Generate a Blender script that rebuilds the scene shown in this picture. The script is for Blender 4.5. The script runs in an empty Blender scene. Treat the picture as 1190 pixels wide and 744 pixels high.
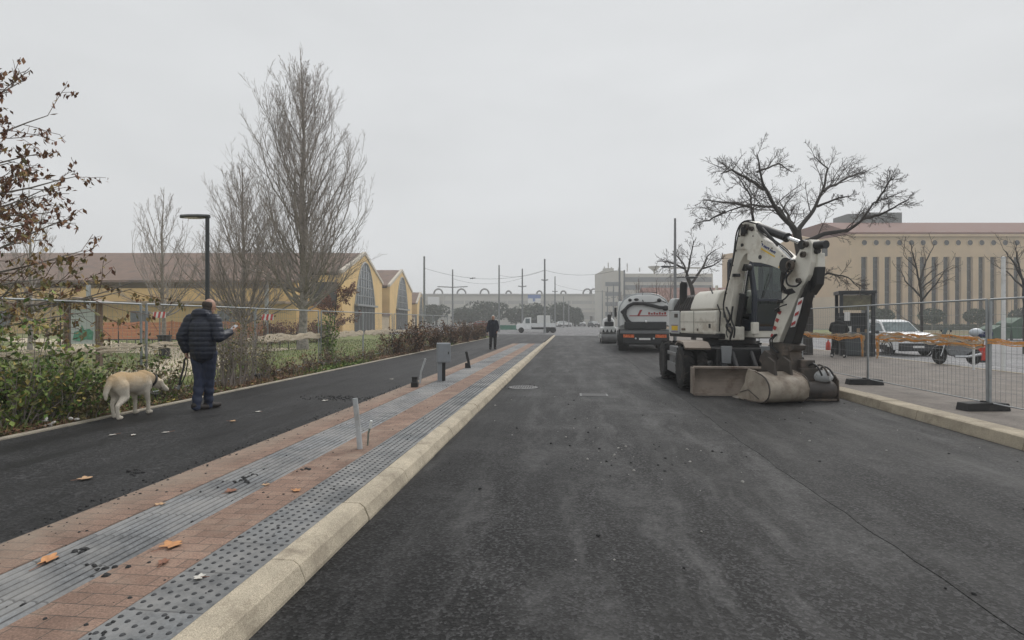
import bpy, math, random
from math import radians as R, sin, cos, pi
from mathutils import Vector as V, Matrix as MX
import bmesh
scn = bpy.context.scene
COL = scn.collection
H, FP, CX, CY = 1.55, 620.0, 595.0, 373.0       # eye height, focal length and centre in photo pixels
A = R(6.26); CA, SA = cos(A), sin(A)

def C(lat, dc, z=0.0):                           # sideways, ahead, up seen from the eye -> world
    return V((lat * CA - dc * SA, lat * SA + dc * CA, z))
def D(px, py, dc):
    return C((px - CX) / FP * dc, dc, H - (py - CY) / FP * dc)
def G(px, py, z=0.0):
    return D(px, py, (H - z) * FP / (py - CY))
def PL(px, py, p0, n):                           # ray meets plane
    d = D(px, py, 1.0) - V((0, 0, H)); o = V((0, 0, H))
    return o + d * ((p0 - o).dot(n) / d.dot(n))
def GX(px, X, z=0.0):                            # ground point at column px on the line x = X
    dc = X * FP / CA / (px - 663.0)
    p = C((px - CX) / FP * dc, dc, z); return p

# ------------------------------------------------------------------ materials
MATS = {}
def nodes(name):
    m = bpy.data.materials.new(name); m.use_nodes = True
    nt = m.node_tree; b = nt.nodes['Principled BSDF']
    return m, nt, b
def N(nt, t, **kw):
    n = nt.nodes.new(t)
    for k, v in kw.items():
        if k in n.inputs: n.inputs[k].default_value = v
        else: setattr(n, k, v)
    return n
def L(nt, a, b): nt.links.new(a, b)
def ramp(nt, fac, stops):
    r = nt.nodes.new('ShaderNodeValToRGB'); e = r.color_ramp.elements
    while len(e) < len(stops): e.new(0.5)
    for x, (p, c) in zip(e, stops):
        x.position = p; x.color = (c[0], c[1], c[2], 1) if hasattr(c, '__len__') else (c, c, c, 1)
    L(nt, fac, r.inputs[0]); return r.outputs[0]
def mix(nt, f, a, b, mode='MIX'):
    m = nt.nodes.new('ShaderNodeMix'); m.data_type = 'RGBA'; m.blend_type = mode
    for s, v in ((m.inputs[0], f), (m.inputs[6], a), (m.inputs[7], b)):
        if hasattr(v, 'is_linked'): L(nt, v, s)
        elif hasattr(v, '__len__'): s.default_value = (v[0], v[1], v[2], 1)
        else: s.default_value = v if s.type == 'VALUE' else (v, v, v, 1)
    return m.outputs[2]
def coords(nt, world=False, scale=(1, 1, 1)):
    if world: o = nt.nodes.new('ShaderNodeNewGeometry').outputs['Position']
    else: o = nt.nodes.new('ShaderNodeTexCoord').outputs['Object']
    mp = nt.nodes.new('ShaderNodeMapping'); mp.inputs['Scale'].default_value = scale
    L(nt, o, mp.inputs[0]); return mp.outputs[0]
def noise(nt, co, scale, detail=4, rough=.55):
    n = N(nt, 'ShaderNodeTexNoise', Scale=scale, Detail=detail, Roughness=rough); L(nt, co, n.inputs['Vector'])
    return n.outputs['Fac']
def bump(nt, b, h, st, dist=.01):
    n = N(nt, 'ShaderNodeBump', Strength=st, Distance=dist); L(nt, h, n.inputs['Height']); L(nt, n.outputs[0], b.inputs['Normal'])
def mul(c, k): return tuple(min(1, x * k) for x in c)

def mat(name, c, rough=.6, var=.2, scale=6, metal=0, bmp=0, dirt=None, dlo=.52, dhi=.68, spec=.5, world=False, coat=0):
    if name in MATS: return MATS[name]
    m, nt, b = nodes(name); co = coords(nt, world)
    f = noise(nt, co, scale)
    col = ramp(nt, f, [(.25, mul(c, 1 - var)), (.75, mul(c, 1 + var))])
    rr = ramp(nt, f, [(.3, max(.05, rough - .1)), (.7, min(1, rough + .1))])
    if dirt:
        d = noise(nt, co, scale * .45, 8, .65)
        k = ramp(nt, d, [(dlo, 0), (dhi, 1)])
        col = mix(nt, k, col, dirt); rr = mix(nt, k, rr, .85)
    L(nt, col, b.inputs['Base Color']); L(nt, rr, b.inputs['Roughness'])
    b.inputs['Metallic'].default_value = metal; b.inputs['Specular IOR Level'].default_value = spec
    if coat: b.inputs['Coat Weight'].default_value = coat
    if bmp: bump(nt, b, noise(nt, co, scale * 6, 5, .6), bmp, .01)
    MATS[name] = m; return m

def glass_mat(name, c, rough=.08):
    m = mat(name, c, rough, .25, 2, spec=.8); return m

# ------------------------------------------------------------------ mesh builder
class MB:
    def __init__(s, M=None): s.v = []; s.f = []; s.m = []; s.M = M
    def add(s, vs, fs, mi=0):
        k = len(s.v)
        if s.M is not None: vs = [s.M @ V(p) for p in vs]
        s.v.extend([tuple(p) for p in vs]); s.f.extend([tuple(i + k for i in f) for f in fs]); s.m.extend([mi] * len(fs))
    def box(s, c, d, mi=0, rot=None):
        c = V(c); x, y, z = d[0] / 2, d[1] / 2, d[2] / 2
        vs = [V((a, b, e)) for a in (-x, x) for b in (-y, y) for e in (-z, z)]
        if rot is not None:
            if not isinstance(rot, MX): rot = MX.Rotation(rot, 3, 'Z')
            vs = [rot @ p for p in vs]
        s.add([c + p for p in vs], [(0, 1, 3, 2), (4, 6, 7, 5), (0, 4, 5, 1), (2, 3, 7, 6), (0, 2, 6, 4), (1, 5, 7, 3)], mi)
    def bb(s, a, b, mi=0):
        s.box([(p + q) / 2 for p, q in zip(a, b)], [abs(q - p) for p, q in zip(a, b)], mi)
    def tube(s, pts, rad, n=8, mi=0, caps=True, closed=False):
        pts = [V(p) for p in pts]
        if not hasattr(rad, '__len__'): rad = [rad] * len(pts)
        vs, fs = [], []; u = None; k = len(pts)
        for i, p in enumerate(pts):
            if closed: t = pts[(i + 1) % k] - pts[i - 1]
            else: t = pts[min(i + 1, k - 1)] - pts[max(i - 1, 0)]
            if t.length < 1e-9: t = V((0, 0, 1))
            t.normalize()
            if u is None: u = t.orthogonal().normalized()
            else:
                u = u - t * u.dot(t); u = u.normalized() if u.length > 1e-6 else t.orthogonal().normalized()
            w = t.cross(u)
            for j in range(n):
                a = 2 * pi * j / n; vs.append(p + (u * cos(a) + w * sin(a)) * rad[i])
        for i in range(k if closed else k - 1):
            i2 = (i + 1) % k
            for j in range(n):
                j2 = (j + 1) % n; fs.append((i * n + j, i * n + j2, i2 * n + j2, i2 * n + j))
        if caps and not closed:
            fs.append(tuple(range(n - 1, -1, -1))); fs.append(tuple(range((k - 1) * n, k * n)))
        s.add(vs, fs, mi)
    def cyl(s, a, b, r, r2=None, n=12, mi=0): s.tube([a, b], [r, r if r2 is None else r2], n, mi)
    def cap(s, a, b, r, r2=None, n=12, mi=0):            # capsule with round ends
        a, b = V(a), V(b); r2 = r if r2 is None else r2; d = (b - a)
        d = d.normalized() if d.length > 1e-6 else V((0, 0, 1)); pts, rad = [], []
        for t in (-.98, -.8, -.45, 0): pts.append(a + d * r * t); rad.append(r * math.sqrt(1 - t * t))
        for t in (0, .45, .8, .98): pts.append(b + d * r2 * t + d * 1e-4); rad.append(r2 * math.sqrt(1 - t * t))
        s.tube(pts, rad, n, mi)
    def chain(s, pts, rad, n=12):
        for i in range(len(pts) - 1): s.cap(pts[i], pts[i + 1], rad[i], rad[i + 1], n)
    def ell(s, c, r, mi=0, nu=14, nv=9, rot=None):
        c = V(c); r = r if hasattr(r, '__len__') else (r, r, r); vs, fs = [], []
        for i in range(1, nv):
            t = pi * i / nv
            for j in range(nu):
                a = 2 * pi * j / nu; vs.append(V((r[0] * sin(t) * cos(a), r[1] * sin(t) * sin(a), r[2] * cos(t))))
        vs += [V((0, 0, r[2])), V((0, 0, -r[2]))]
        if rot is not None: vs = [rot @ p for p in vs]
        vs = [c + p for p in vs]
        for i in range(nv - 2):
            for j in range(nu):
                j2 = (j + 1) % nu; fs.append((i * nu + j, (i + 1) * nu + j, (i + 1) * nu + j2, i * nu + j2))
        k = (nv - 1) * nu
        for j in range(nu):
            j2 = (j + 1) % nu; fs.append((k, j, j2)); fs.append((k + 1, (nv - 2) * nu + j2, (nv - 2) * nu + j))
        s.add(vs, fs, mi)
    def prism(s, poly, o, ux, uy, un, d0, d1, mi=0):     # polygon in plane (o, ux, uy) extruded along un
        o, ux, uy, un = V(o), V(ux), V(uy), V(un); k = len(poly)
        a = [o + ux * p[0] + uy * p[1] + un * d0 for p in poly]; b = [o + ux * p[0] + uy * p[1] + un * d1 for p in poly]
        s.add(a + b, [tuple(range(k - 1, -1, -1)), tuple(range(k, 2 * k))] + [(i, (i + 1) % k, k + (i + 1) % k, k + i) for i in range(k)], mi)
    def loft(s, rings, mi=0, caps=True):
        k = len(rings[0]); vs = [p for r in rings for p in r]; fs = []
        for i in range(len(rings) - 1):
            for j in range(k):
                j2 = (j + 1) % k; fs.append((i * k + j, i * k + j2, (i + 1) * k + j2, (i + 1) * k + j))
        if caps: fs.append(tuple(range(k - 1, -1, -1))); fs.append(tuple(range((len(rings) - 1) * k, len(rings) * k)))
        s.add(vs, fs, mi)
    def lathe(s, prof, o, ax, n=24, mi=0, closed=False):  # profile (radius, along)
        o = V(o); ax = V(ax).normalized(); u = ax.orthogonal().normalized(); w = ax.cross(u)
        rings = []
        for r, h in prof:
            rings.append([o + ax * h + (u * cos(2 * pi * j / n) + w * sin(2 * pi * j / n)) * max(r, 1e-4) for j in range(n)])
        if closed: rings.append(rings[0])
        s.loft(rings, mi, caps=not closed)
    def quad(s, a, b, c, d, mi=0): s.add([a, b, c, d], [(0, 1, 2, 3)], mi)
    def sheet(s, x0, y0, x1, y1, z, mi=0): s.quad((x0, y0, z), (x1, y0, z), (x1, y1, z), (x0, y1, z), mi)
    def mesh(s, name, mats):
        me = bpy.data.meshes.new(name); me.from_pydata(s.v, [], s.f)
        for m in (mats if isinstance(mats, (list, tuple)) else [mats]): me.materials.append(m)
        if any(s.m): me.polygons.foreach_set('material_index', s.m)
        me.update(); return me
    def build(s, name, mats, parent=None, smooth=0, bevel=0, loc=None, fix=False):
        me = s.mesh(name, mats)
        if fix:
            bm = bmesh.new(); bm.from_mesh(me); bmesh.ops.recalc_face_normals(bm, faces=bm.faces); bm.to_mesh(me); bm.free()
        if smooth:
            me.polygons.foreach_set('use_smooth', [True] * len(me.polygons)); me.set_sharp_from_angle(angle=R(smooth))
        return link(name, me, parent, bevel, loc)
def link(name, me, parent=None, bevel=0, loc=None):
    o = bpy.data.objects.new(name, me); COL.objects.link(o)
    if parent is not None: o.parent = parent
    if loc is not None: o.location = loc
    if bevel:
        b = o.modifiers.new('bevel', 'BEVEL'); b.width = bevel; b.segments = 2; b.limit_method = 'ANGLE'; b.angle_limit = R(40)
    return o
def tag(o, label, cat, group=None, kind=None):
    if label: o['label'] = label
    if cat: o['category'] = cat
    if group: o['group'] = group
    if kind: o['kind'] = kind
    return o
def thing(name, label, cat, loc=(0, 0, 0), rz=0, group=None):
    o = bpy.data.objects.new(name, None); COL.objects.link(o); o.empty_display_size = .2
    o.location = loc; o.rotation_euler = (0, 0, rz); return tag(o, label, cat, group)
def struct(o): o['kind'] = 'structure'; return o
def dup(o, loc=None, rz=None, label=None, scale=None):
    kids = {}
    for x in bpy.data.objects:
        if x.parent: kids.setdefault(x.parent.name, []).append(x)
    def cp(x, par):
        c = x.copy(); COL.objects.link(c); c.parent = par
        for y in kids.get(x.name, []): cp(y, c)
        return c
    r = cp(o, None)
    if loc is not None: r.location = loc
    if rz is not None: r.rotation_euler = (0, 0, rz)
    if scale is not None: r.scale = scale if hasattr(scale, '__len__') else (scale,) * 3
    if label: r['label'] = label
    return r
def remeshed(mb, voxel, it=4, name='surface'):
    me = mb.mesh(name, []); o = bpy.data.objects.new(name, me); COL.objects.link(o)
    m = o.modifiers.new('r', 'REMESH'); m.mode = 'VOXEL'; m.voxel_size = voxel; m.use_smooth_shade = True
    q = o.modifiers.new('s', 'SMOOTH'); q.factor = .5; q.iterations = it
    dg = bpy.context.evaluated_depsgraph_get(); dg.update()
    out = bpy.data.meshes.new_from_object(o.evaluated_get(dg)); bpy.data.objects.remove(o); bpy.data.meshes.remove(me)
    out.polygons.foreach_set('use_smooth', [True] * len(out.polygons)); return out
def skin(mb, name, m, parent, voxel=.012, it=4, fn=None):
    me = remeshed(mb, voxel, it, name); me.materials.clear(); me.materials.append(m)
    if fn:
        for v in me.vertices: v.co = fn(v.co.copy(), v.normal.copy())
    return link(name, me, parent)
ORD = 'first second third fourth fifth sixth seventh eighth ninth tenth eleventh twelfth thirteenth fourteenth fifteenth sixteenth'.split()

# ------------------------------------------------------------------ camera, sky, haze
cam = bpy.data.cameras.new('camera'); co = bpy.data.objects.new('camera', cam); COL.objects.link(co)
co.location = (0, 0, H); co.rotation_euler = (R(90), 0, A); cam.sensor_width = 36; cam.lens = 36 * FP / 1190
cam.shift_y = 1 / 1190; cam.clip_start = .05; cam.clip_end = 3000
scn.camera = co
w = bpy.data.worlds.new('World'); scn.world = w; w.use_nodes = True; nt = w.node_tree
bg = nt.nodes['Background']; sky = nt.nodes.new('ShaderNodeTexSky'); sky.sky_type = 'NISHITA'; sky.sun_disc = False
SUN_EL, SUN_ROT = R(52), R(35)
sky.sun_elevation = SUN_EL; sky.sun_rotation = SUN_ROT; sky.air_density = 1.0; sky.dust_density = 4; sky.ozone_density = 1
hs = N(nt, 'ShaderNodeHueSaturation', Saturation=.12); L(nt, sky.outputs[0], hs.inputs['Color'])
cn = N(nt, 'ShaderNodeTexNoise', Scale=2.2, Detail=4, Roughness=.5); tcw = nt.nodes.new('ShaderNodeTexCoord'); mpw = nt.nodes.new('ShaderNodeMapping'); mpw.inputs['Scale'].default_value = (1, 1, 3); L(nt, tcw.outputs['Generated'], mpw.inputs[0]); L(nt, mpw.outputs[0], cn.inputs['Vector'])
cloud = mix(nt, 1.0, mix(nt, .94, hs.outputs[0], (6.35, 6.5, 6.64)), ramp(nt, cn.outputs['Fac'], [(.25, .93), (.75, 1.07)]), 'MULTIPLY')
L(nt, cloud, bg.inputs[0]); bg.inputs[1].default_value = .1
sl = bpy.data.lights.new('sun', 'SUN'); sl.energy = 1.5; sl.angle = R(38); sl.color = (1, .97, .93)
so = bpy.data.objects.new('sun', sl); COL.objects.link(so)
sd = V((sin(SUN_ROT) * cos(SUN_EL), cos(SUN_ROT) * cos(SUN_EL), sin(SUN_EL)))
so.rotation_euler = sd.to_track_quat('Z', 'Y').to_euler(); so.location = (0, 0, 40)
vs = scn.view_settings; vs.view_transform = 'Standard'; vs.look = 'None'; vs.exposure = 0.2; vs.gamma = 1; vs.use_curve_mapping = False
cy = scn.cycles
cy.use_denoising = True; cy.max_bounces = 6; cy.diffuse_bounces = 3; cy.glossy_bounces = 2; cy.transmission_bounces = 2; cy.volume_bounces = 1
cy.transparent_max_bounces = 8; cy.use_adaptive_sampling = True; cy.adaptive_threshold = .015
m = bpy.data.materials.new('fog'); m.use_nodes = True; nt = m.node_tree
nt.nodes.remove(nt.nodes['Principled BSDF']); pv = nt.nodes.new('ShaderNodeVolumePrincipled')
pv.inputs['Color'].default_value = (.93, .945, .955, 1); pv.inputs['Density'].default_value = .0017; pv.inputs['Anisotropy'].default_value = .15
L(nt, pv.outputs[0], nt.nodes['Material Output'].inputs['Volume'])
b = MB(); b.bb((-620, -140, -1.6), (620, 640, 26)); hz = b.build('haze', m); hz['kind'] = 'stuff'; hz.display_type = 'WIRE'

# ------------------------------------------------------------------ surface materials
def asphalt(name, base, grain, light, seed, patch=.5, edge=0):
    m, nt, b = nodes(name); co = coords(nt, True)
    st = coords(nt, True, (1.2, .1, 1))
    v = N(nt, 'ShaderNodeTexVoronoi', Scale=58); L(nt, co, v.inputs['Vector'])
    g1 = noise(nt, co, 90, 3, .7); g2 = noise(nt, co, 24, 4, .75)
    big = noise(nt, st, 1.1 + seed * .1, 6, .68); tr = noise(nt, co, .55 + .05 * seed, 6, .68)
    fleck = ramp(nt, v.outputs['Color'], [(.3, mul((base,) * 3, .22)), (.55, (base,) * 3), (.8, mul((base, base * .99, base * 1.02), 3.2))])
    c = mix(nt, grain, (base, base * .985, base * 1.02), fleck)
    c = mix(nt, 1.0, c, ramp(nt, g1, [(.3, .32), (.7, 1.68)]), 'MULTIPLY')
    c = mix(nt, 1.0, c, ramp(nt, g2, [(.3, .65), (.7, 1.35)]), 'MULTIPLY')
    c = mix(nt, 1.0, c, ramp(nt, big, [(.34, .5), (.66, 1.75)]), 'MULTIPLY')
    mid = noise(nt, co, 1.6, 4, .6); c = mix(nt, 1.0, c, ramp(nt, mid, [(.3, .8), (.7, 1.2)]), 'MULTIPLY')
    dist = N(nt, 'ShaderNodeTexNoise', Scale=.7, Detail=3); L(nt, co, dist.inputs['Vector'])
    vm = N(nt, 'ShaderNodeMixRGB', blend_type='LINEAR_LIGHT'); vm.inputs[0].default_value = .3; L(nt, co, vm.inputs[1]); L(nt, dist.outputs['Color'], vm.inputs[2])
    mp2 = nt.nodes.new('ShaderNodeMapping'); mp2.inputs['Scale'].default_value = (2.4, .34, 1); L(nt, vm.outputs[0], mp2.inputs[0])
    sc = N(nt, 'ShaderNodeTexNoise', Scale=1.1 + .07 * seed, Detail=7, Roughness=.66); L(nt, mp2.outputs[0], sc.inputs['Vector'])
    dust = ramp(nt, tr, [(.48, 0), (.72, 1)]); dk = noise(nt, co, 9, 6, .8); scf = ramp(nt, sc.outputs['Fac'], [(.5, 0), (.68, 1)])
    dm = mix(nt, 1.0, mix(nt, 1.0, dust, scf, 'SCREEN'), ramp(nt, dk, [(.34, patch * .12), (.68, patch)]), 'MULTIPLY')
    c = mix(nt, dm, c, (light, light * .985, light * .98))
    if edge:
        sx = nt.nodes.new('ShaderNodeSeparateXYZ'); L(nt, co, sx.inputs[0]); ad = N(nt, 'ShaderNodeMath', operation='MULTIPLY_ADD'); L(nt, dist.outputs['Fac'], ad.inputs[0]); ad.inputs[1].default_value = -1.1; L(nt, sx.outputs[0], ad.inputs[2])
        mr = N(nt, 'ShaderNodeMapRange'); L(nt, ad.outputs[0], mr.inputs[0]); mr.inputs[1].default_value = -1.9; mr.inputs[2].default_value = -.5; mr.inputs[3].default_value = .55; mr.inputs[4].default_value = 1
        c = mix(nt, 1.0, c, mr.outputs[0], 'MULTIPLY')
    L(nt, c, b.inputs['Base Color'])
    L(nt, ramp(nt, big, [(.3, .5), (.7, .78)]), b.inputs['Roughness']); b.inputs['Specular IOR Level'].default_value = .24
    hgt = mix(nt, .5, v.outputs['Distance'], g1)
    bump(nt, b, hgt, .55, .008); MATS[name] = m; return m
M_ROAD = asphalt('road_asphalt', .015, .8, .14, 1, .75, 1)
M_FRESH = asphalt('fresh_asphalt', .013, .75, .11, 4, .55)
M_PATH = asphalt('path_asphalt', .019, .5, .06, 7, .2)
M_OLD = asphalt('old_asphalt', .11, .5, .22, 2, .5)

def pavers(name, c1, c2, mortar, bw, bh, scale=1.0, rot=0.0, stain=(.3, .28, .25), st=.35, sand=0):
    m, nt, b = nodes(name); o = nt.nodes.new('ShaderNodeNewGeometry').outputs['Position']
    mp = nt.nodes.new('ShaderNodeMapping'); mp.inputs['Rotation'].default_value = (0, 0, rot); L(nt, o, mp.inputs[0]); co = mp.outputs[0]
    br = N(nt, 'ShaderNodeTexBrick', Scale=scale); L(nt, co, br.inputs['Vector'])
    br.inputs['Color1'].default_value = (*c1, 1); br.inputs['Color2'].default_value = (*c2, 1); br.inputs['Mortar'].default_value = (*mortar, 1)
    br.inputs['Brick Width'].default_value = bw; br.inputs['Row Height'].default_value = bh; br.inputs['Mortar Size'].default_value = .0035
    br.inputs['Mortar Smooth'].default_value = .3; br.inputs['Bias'].default_value = -.1
    c = mix(nt, 1.0, br.outputs['Color'], ramp(nt, noise(nt, o, 75, 5, .8), [(.32, .45), (.68, 1.5)]), 'MULTIPLY')
    c = mix(nt, 1.0, c, ramp(nt, noise(nt, o, 2.2, 5, .6), [(.3, .75), (.7, 1.2)]), 'MULTIPLY')
    k = ramp(nt, noise(nt, o, 1.1, 8, .7), [(.5, 0), (.72, st * 1.8)])
    if sand:
        sx = nt.nodes.new('ShaderNodeSeparateXYZ'); L(nt, o, sx.inputs[0]); mr = N(nt, 'ShaderNodeMapRange'); L(nt, sx.outputs[0], mr.inputs[0]); mr.inputs[1].default_value = -3.25; mr.inputs[2].default_value = -3.5; mr.inputs[3].default_value = 0; mr.inputs[4].default_value = .6
        k = mix(nt, 1.0, k, mix(nt, 1.0, mr.outputs[0], ramp(nt, noise(nt, o, 6, 6, .75), [(.35, .4), (.65, 1)]), 'MULTIPLY'), 'SCREEN')
    c = mix(nt, k, c, stain); L(nt, c, b.inputs['Base Color']); b.inputs['Roughness'].default_value = .8
    hh = mix(nt, .25, ramp(nt, br.outputs['Fac'], [(0, 1), (1, 0)]), noise(nt, o, 80, 3, .6)); bump(nt, b, hh, .5, .006)
    MATS[name] = m; return m
M_RED = pavers('red_pavers', (.27, .175, .13), (.2, .125, .092), (.085, .07, .058), .205, .105, stain=(.27, .225, .175), st=.42, sand=1)
M_SIDE = pavers('sidewalk_pavers', (.18, .155, .135), (.15, .13, .113), (.085, .075, .065), .21, .105, rot=R(45), stain=(.2, .18, .155), st=.4)
def tile(name, base, dust, joint=.4, jm=.55):
    m, nt, b = nodes(name); o = nt.nodes.new('ShaderNodeNewGeometry').outputs['Position']
    sx = nt.nodes.new('ShaderNodeSeparateXYZ'); L(nt, o, sx.inputs[0])
    fr = N(nt, 'ShaderNodeMath', operation='MODULO'); L(nt, sx.outputs[1], fr.inputs[0]); fr.inputs[1].default_value = joint
    jl = ramp(nt, fr.outputs[0], [(0, jm), (.008, jm), (.013, 0)])
    cell = N(nt, 'ShaderNodeMath', operation='SNAP'); L(nt, sx.outputs[1], cell.inputs[0]); cell.inputs[1].default_value = joint
    wn = N(nt, 'ShaderNodeTexWhiteNoise', noise_dimensions='1D'); L(nt, cell.outputs[0], wn.inputs['W'])
    c = mix(nt, 1.0, base, ramp(nt, wn.outputs[0], [(0, .78), (1, 1.22)]), 'MULTIPLY')
    c = mix(nt, 1.0, c, ramp(nt, noise(nt, o, 45, 4, .7), [(.3, .72), (.7, 1.28)]), 'MULTIPLY')
    c = mix(nt, 1.0, c, ramp(nt, noise(nt, o, 7, 6, .7), [(.35, .7), (.65, 1.15)]), 'MULTIPLY')
    far = ramp(nt, noise(nt, o, 1.3, 8, .72), [(.42, 0), (.64, .9)])
    c = mix(nt, far, c, dust); c = mix(nt, jl, c, (.04, .04, .04))
    L(nt, c, b.inputs['Base Color']); b.inputs['Roughness'].default_value = .75
    bump(nt, b, noise(nt, o, 70, 3, .6), .25, .004); MATS[name] = m; return m
M_RIB = tile('ribbed_tile', (.185, .193, .2), (.29, .285, .275))
M_STUD = tile('studded_tile', (.145, .152, .157), (.28, .275, .265))
M_DOME = mat('stud_tops', (.045, .047, .05), .7, .4, 9, world=True)
def stone(name, c, sp=.3):
    m, nt, b = nodes(name); o = nt.nodes.new('ShaderNodeNewGeometry').outputs['Position']
    v = N(nt, 'ShaderNodeTexVoronoi', Scale=330); L(nt, o, v.inputs['Vector'])
    cc = mix(nt, 1.0, c, ramp(nt, v.outputs['Color'], [(.2, 1 - sp), (.8, 1 + sp)]), 'MULTIPLY')
    cc = mix(nt, 1.0, cc, ramp(nt, noise(nt, o, 140, 3, .6), [(.3, .85), (.7, 1.12)]), 'MULTIPLY')
    cc = mix(nt, 1.0, cc, ramp(nt, noise(nt, o, 3, 6, .65), [(.3, .72), (.7, 1.15)]), 'MULTIPLY')
    k = ramp(nt, noise(nt, o, 2.6, 9, .75), [(.53, 0), (.68, .75)]); cc = mix(nt, k, cc, (.19, .155, .115))
    L(nt, cc, b.inputs['Base Color']); b.inputs['Roughness'].default_value = .85
    bump(nt, b, v.outputs['Distance'], .3, .004); MATS[name] = m; return m
M_KERB = stone('kerb_stone', (.46, .40, .305))
M_KERB2 = stone('right_kerb_stone', (.40, .345, .26))
def soil(name, c1, c2, c3):
    m, nt, b = nodes(name); o = nt.nodes.new('ShaderNodeNewGeometry').outputs['Position']
    c = ramp(nt, noise(nt, o, .8, 8, .65), [(.3, c1), (.5, c2), (.7, c3)])
    c = mix(nt, 1.0, c, ramp(nt, noise(nt, o, 30, 4, .75), [(.3, .55), (.7, 1.4)]), 'MULTIPLY')
    L(nt, c, b.inputs['Base Color']); b.inputs['Roughness'].default_value = .95; bump(nt, b, noise(nt, o, 25, 5, .7), .6, .03); MATS[name] = m; return m
M_SOIL = soil('verge_soil', (.09, .07, .045), (.15, .12, .06), (.12, .14, .045))
M_LAWN = soil('lawn_ground', (.12, .17, .045), (.17, .19, .065), (.24, .2, .1))
M_GRAVEL = soil('beige_gravel', (.5, .42, .31), (.54, .46, .34), (.43, .37, .27))
M_GROUND = soil('open_ground', (.2, .19, .17), (.23, .22, .2), (.18, .18, .15))
M_PARK = asphalt('car_park_asphalt', .15, .4, .26, 3, .4)

# ------------------------------------------------------------------ the ground
ZP = .13
def sheet(name, x0, y0, x1, y1, z, m):
    b = MB(); b.sheet(x0, y0, x1, y1, z); return struct(b.build(name, m))
sheet('ground', -600, -130, 600, 630, -.16, M_GROUND)
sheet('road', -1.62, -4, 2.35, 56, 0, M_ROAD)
b = MB(); rng = random.Random(12); yy = -4.0; pl = [(5.36, 56), (5.36, -4)]
while yy < 56: pl.append((2.2 + rng.uniform(-.018, .018) + .03 * sin(yy * .7), yy)); yy += .22
b.prism([(x, y) for x, y in pl], (0, 0, -.1), (1, 0, 0), (0, 1, 0), (0, 0, 1), 0, .104); struct(b.build('fresh_road', M_FRESH, fix=True))
sheet('cross_street', -260, 56, 260, 330, .004, M_OLD)
b = MB(); b.bb((-1.5, 54.4, -.1), (5.2, 56.05, .012)); struct(b.build('asphalt_seam', mat('seam_dark', (.03, .03, .031), .7, .3, 3), bevel=.004))  # dark strip across the road where the new asphalt ends
b = MB(); b.bb((-6.72, -4, -.1), (-3.6, 33.2, ZP)); b.bb((-6.72, 33.2, -.1), (-1.8, 50, ZP - .006)); b.bb((-14, 50, -.1), (-1.8, 56, ZP - .006)); struct(b.build('path', M_PATH))
b = MB(); b.bb((-6.84, -4, -.1), (-6.72, 50, ZP + .018)); struct(b.build('path_edging', stone('edging_stone', (.4, .36, .29))))
b = MB(); b.bb((-3.6, -4, -.1), (-3.17, 33.2, ZP + .004)); b.bb((-2.6, -4, -.1), (-2.18, 33.2, ZP + .004)); struct(b.build('red_paving', M_RED))
b = MB(); b.bb((-3.17, -4, -.1), (-2.6, 33.2, ZP), 1); y = -4
k = 0
while True:
    x = -3.15 + k * .0635
    if x > -2.63: break
    b.prism([(0, 0), (.04, 0), (.031, .009), (.009, .009)], (x, -4, ZP), (1, 0, 0), (0, 0, 1), (0, 1, 0), 0, 37.2); k += 1
struct(b.build('ribbed_paving', [M_RIB, tile('groove_tile', (.05, .05, .052), (.2, .195, .185), .4, .3)]))
b = MB(); b.bb((-2.18, -4, -.1), (-1.77, 33.2, ZP + .001))
for j in range(6):
    for i in range(470):
        yy = .3 + i * .068 + (0.034 if j % 2 else 0); xx = -2.145 + j * .0665
        n = 8 if yy < 9 else 5
        r0, r1, hh = .014, .0095, .005
        vs = [(xx + r * cos(2 * pi * q / n), yy + r * sin(2 * pi * q / n), ZP + .001 + hz_) for r, hz_ in ((r0, 0), (r1, hh)) for q in range(n)]
        b.add(vs, [(q, (q + 1) % n, n + (q + 1) % n, n + q) for q in range(n)] + [tuple(range(n, 2 * n))], 1)
struct(b.build('studded_paving', [M_STUD, M_DOME]))
rng = random.Random(3)
b = MB(); y = -4.0
while y < 55:
    ln = 1.0; z1 = ZP + rng.uniform(-.003, .006); dx = rng.uniform(-.004, .004)
    if y > 34: z1 -= .05
    b.prism([(-1.548, -.1), (-1.556, 0.02), (-1.592, z1 - .03), (-1.632, z1), (-1.768, z1), (-1.768, -.1)], (dx, 0, 0), (1, 0, 0), (0, 0, 1), (0, 1, 0), y + .003, y + ln - .003); y += ln
struct(b.build('kerb', M_KERB, bevel=.006))
b = MB(); b.sheet(-1.78, -4, -1.6, 55, .05); struct(b.build('kerb_bed', mat('joint_mortar', (.12, .1, .08), .9)))
b = MB(); y = -4.0
while y < 55:
    z1 = ZP + .03 + rng.uniform(-.004, .006); dx = rng.uniform(-.006, .006)
    b.prism([(5.36, -.1), (5.37, .02), (5.40, z1 - .012), (5.43, z1), (5.72, z1), (5.72, -.1)], (dx, 0, 0), (1, 0, 0), (0, 0, 1), (0, 1, 0), y + .003, y + 1.0 - .003); y += 1.0
struct(b.build('right_kerb', M_KERB2, bevel=.008))
b = MB(); b.bb((5.725, -4, -.1), (12, 60, ZP)); struct(b.build('sidewalk', M_SIDE))
b = MB(); b.bb((12.003, -4, -.12), (12.15, 60, ZP + .012)); struct(b.build('sidewalk_edging', M_KERB2))
sheet('car_park', 12.15, -6, 75, 62, -.12, M_PARK)
b = MB(); b.bb((14, 62.2, -.15), (160, 96, .05)); struct(b.build('right_lawn', M_LAWN))
b = MB(); b.bb((-110, -6, -.15), (-6.84, 56, .1)); struct(b.build('lawn', M_LAWN))
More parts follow.
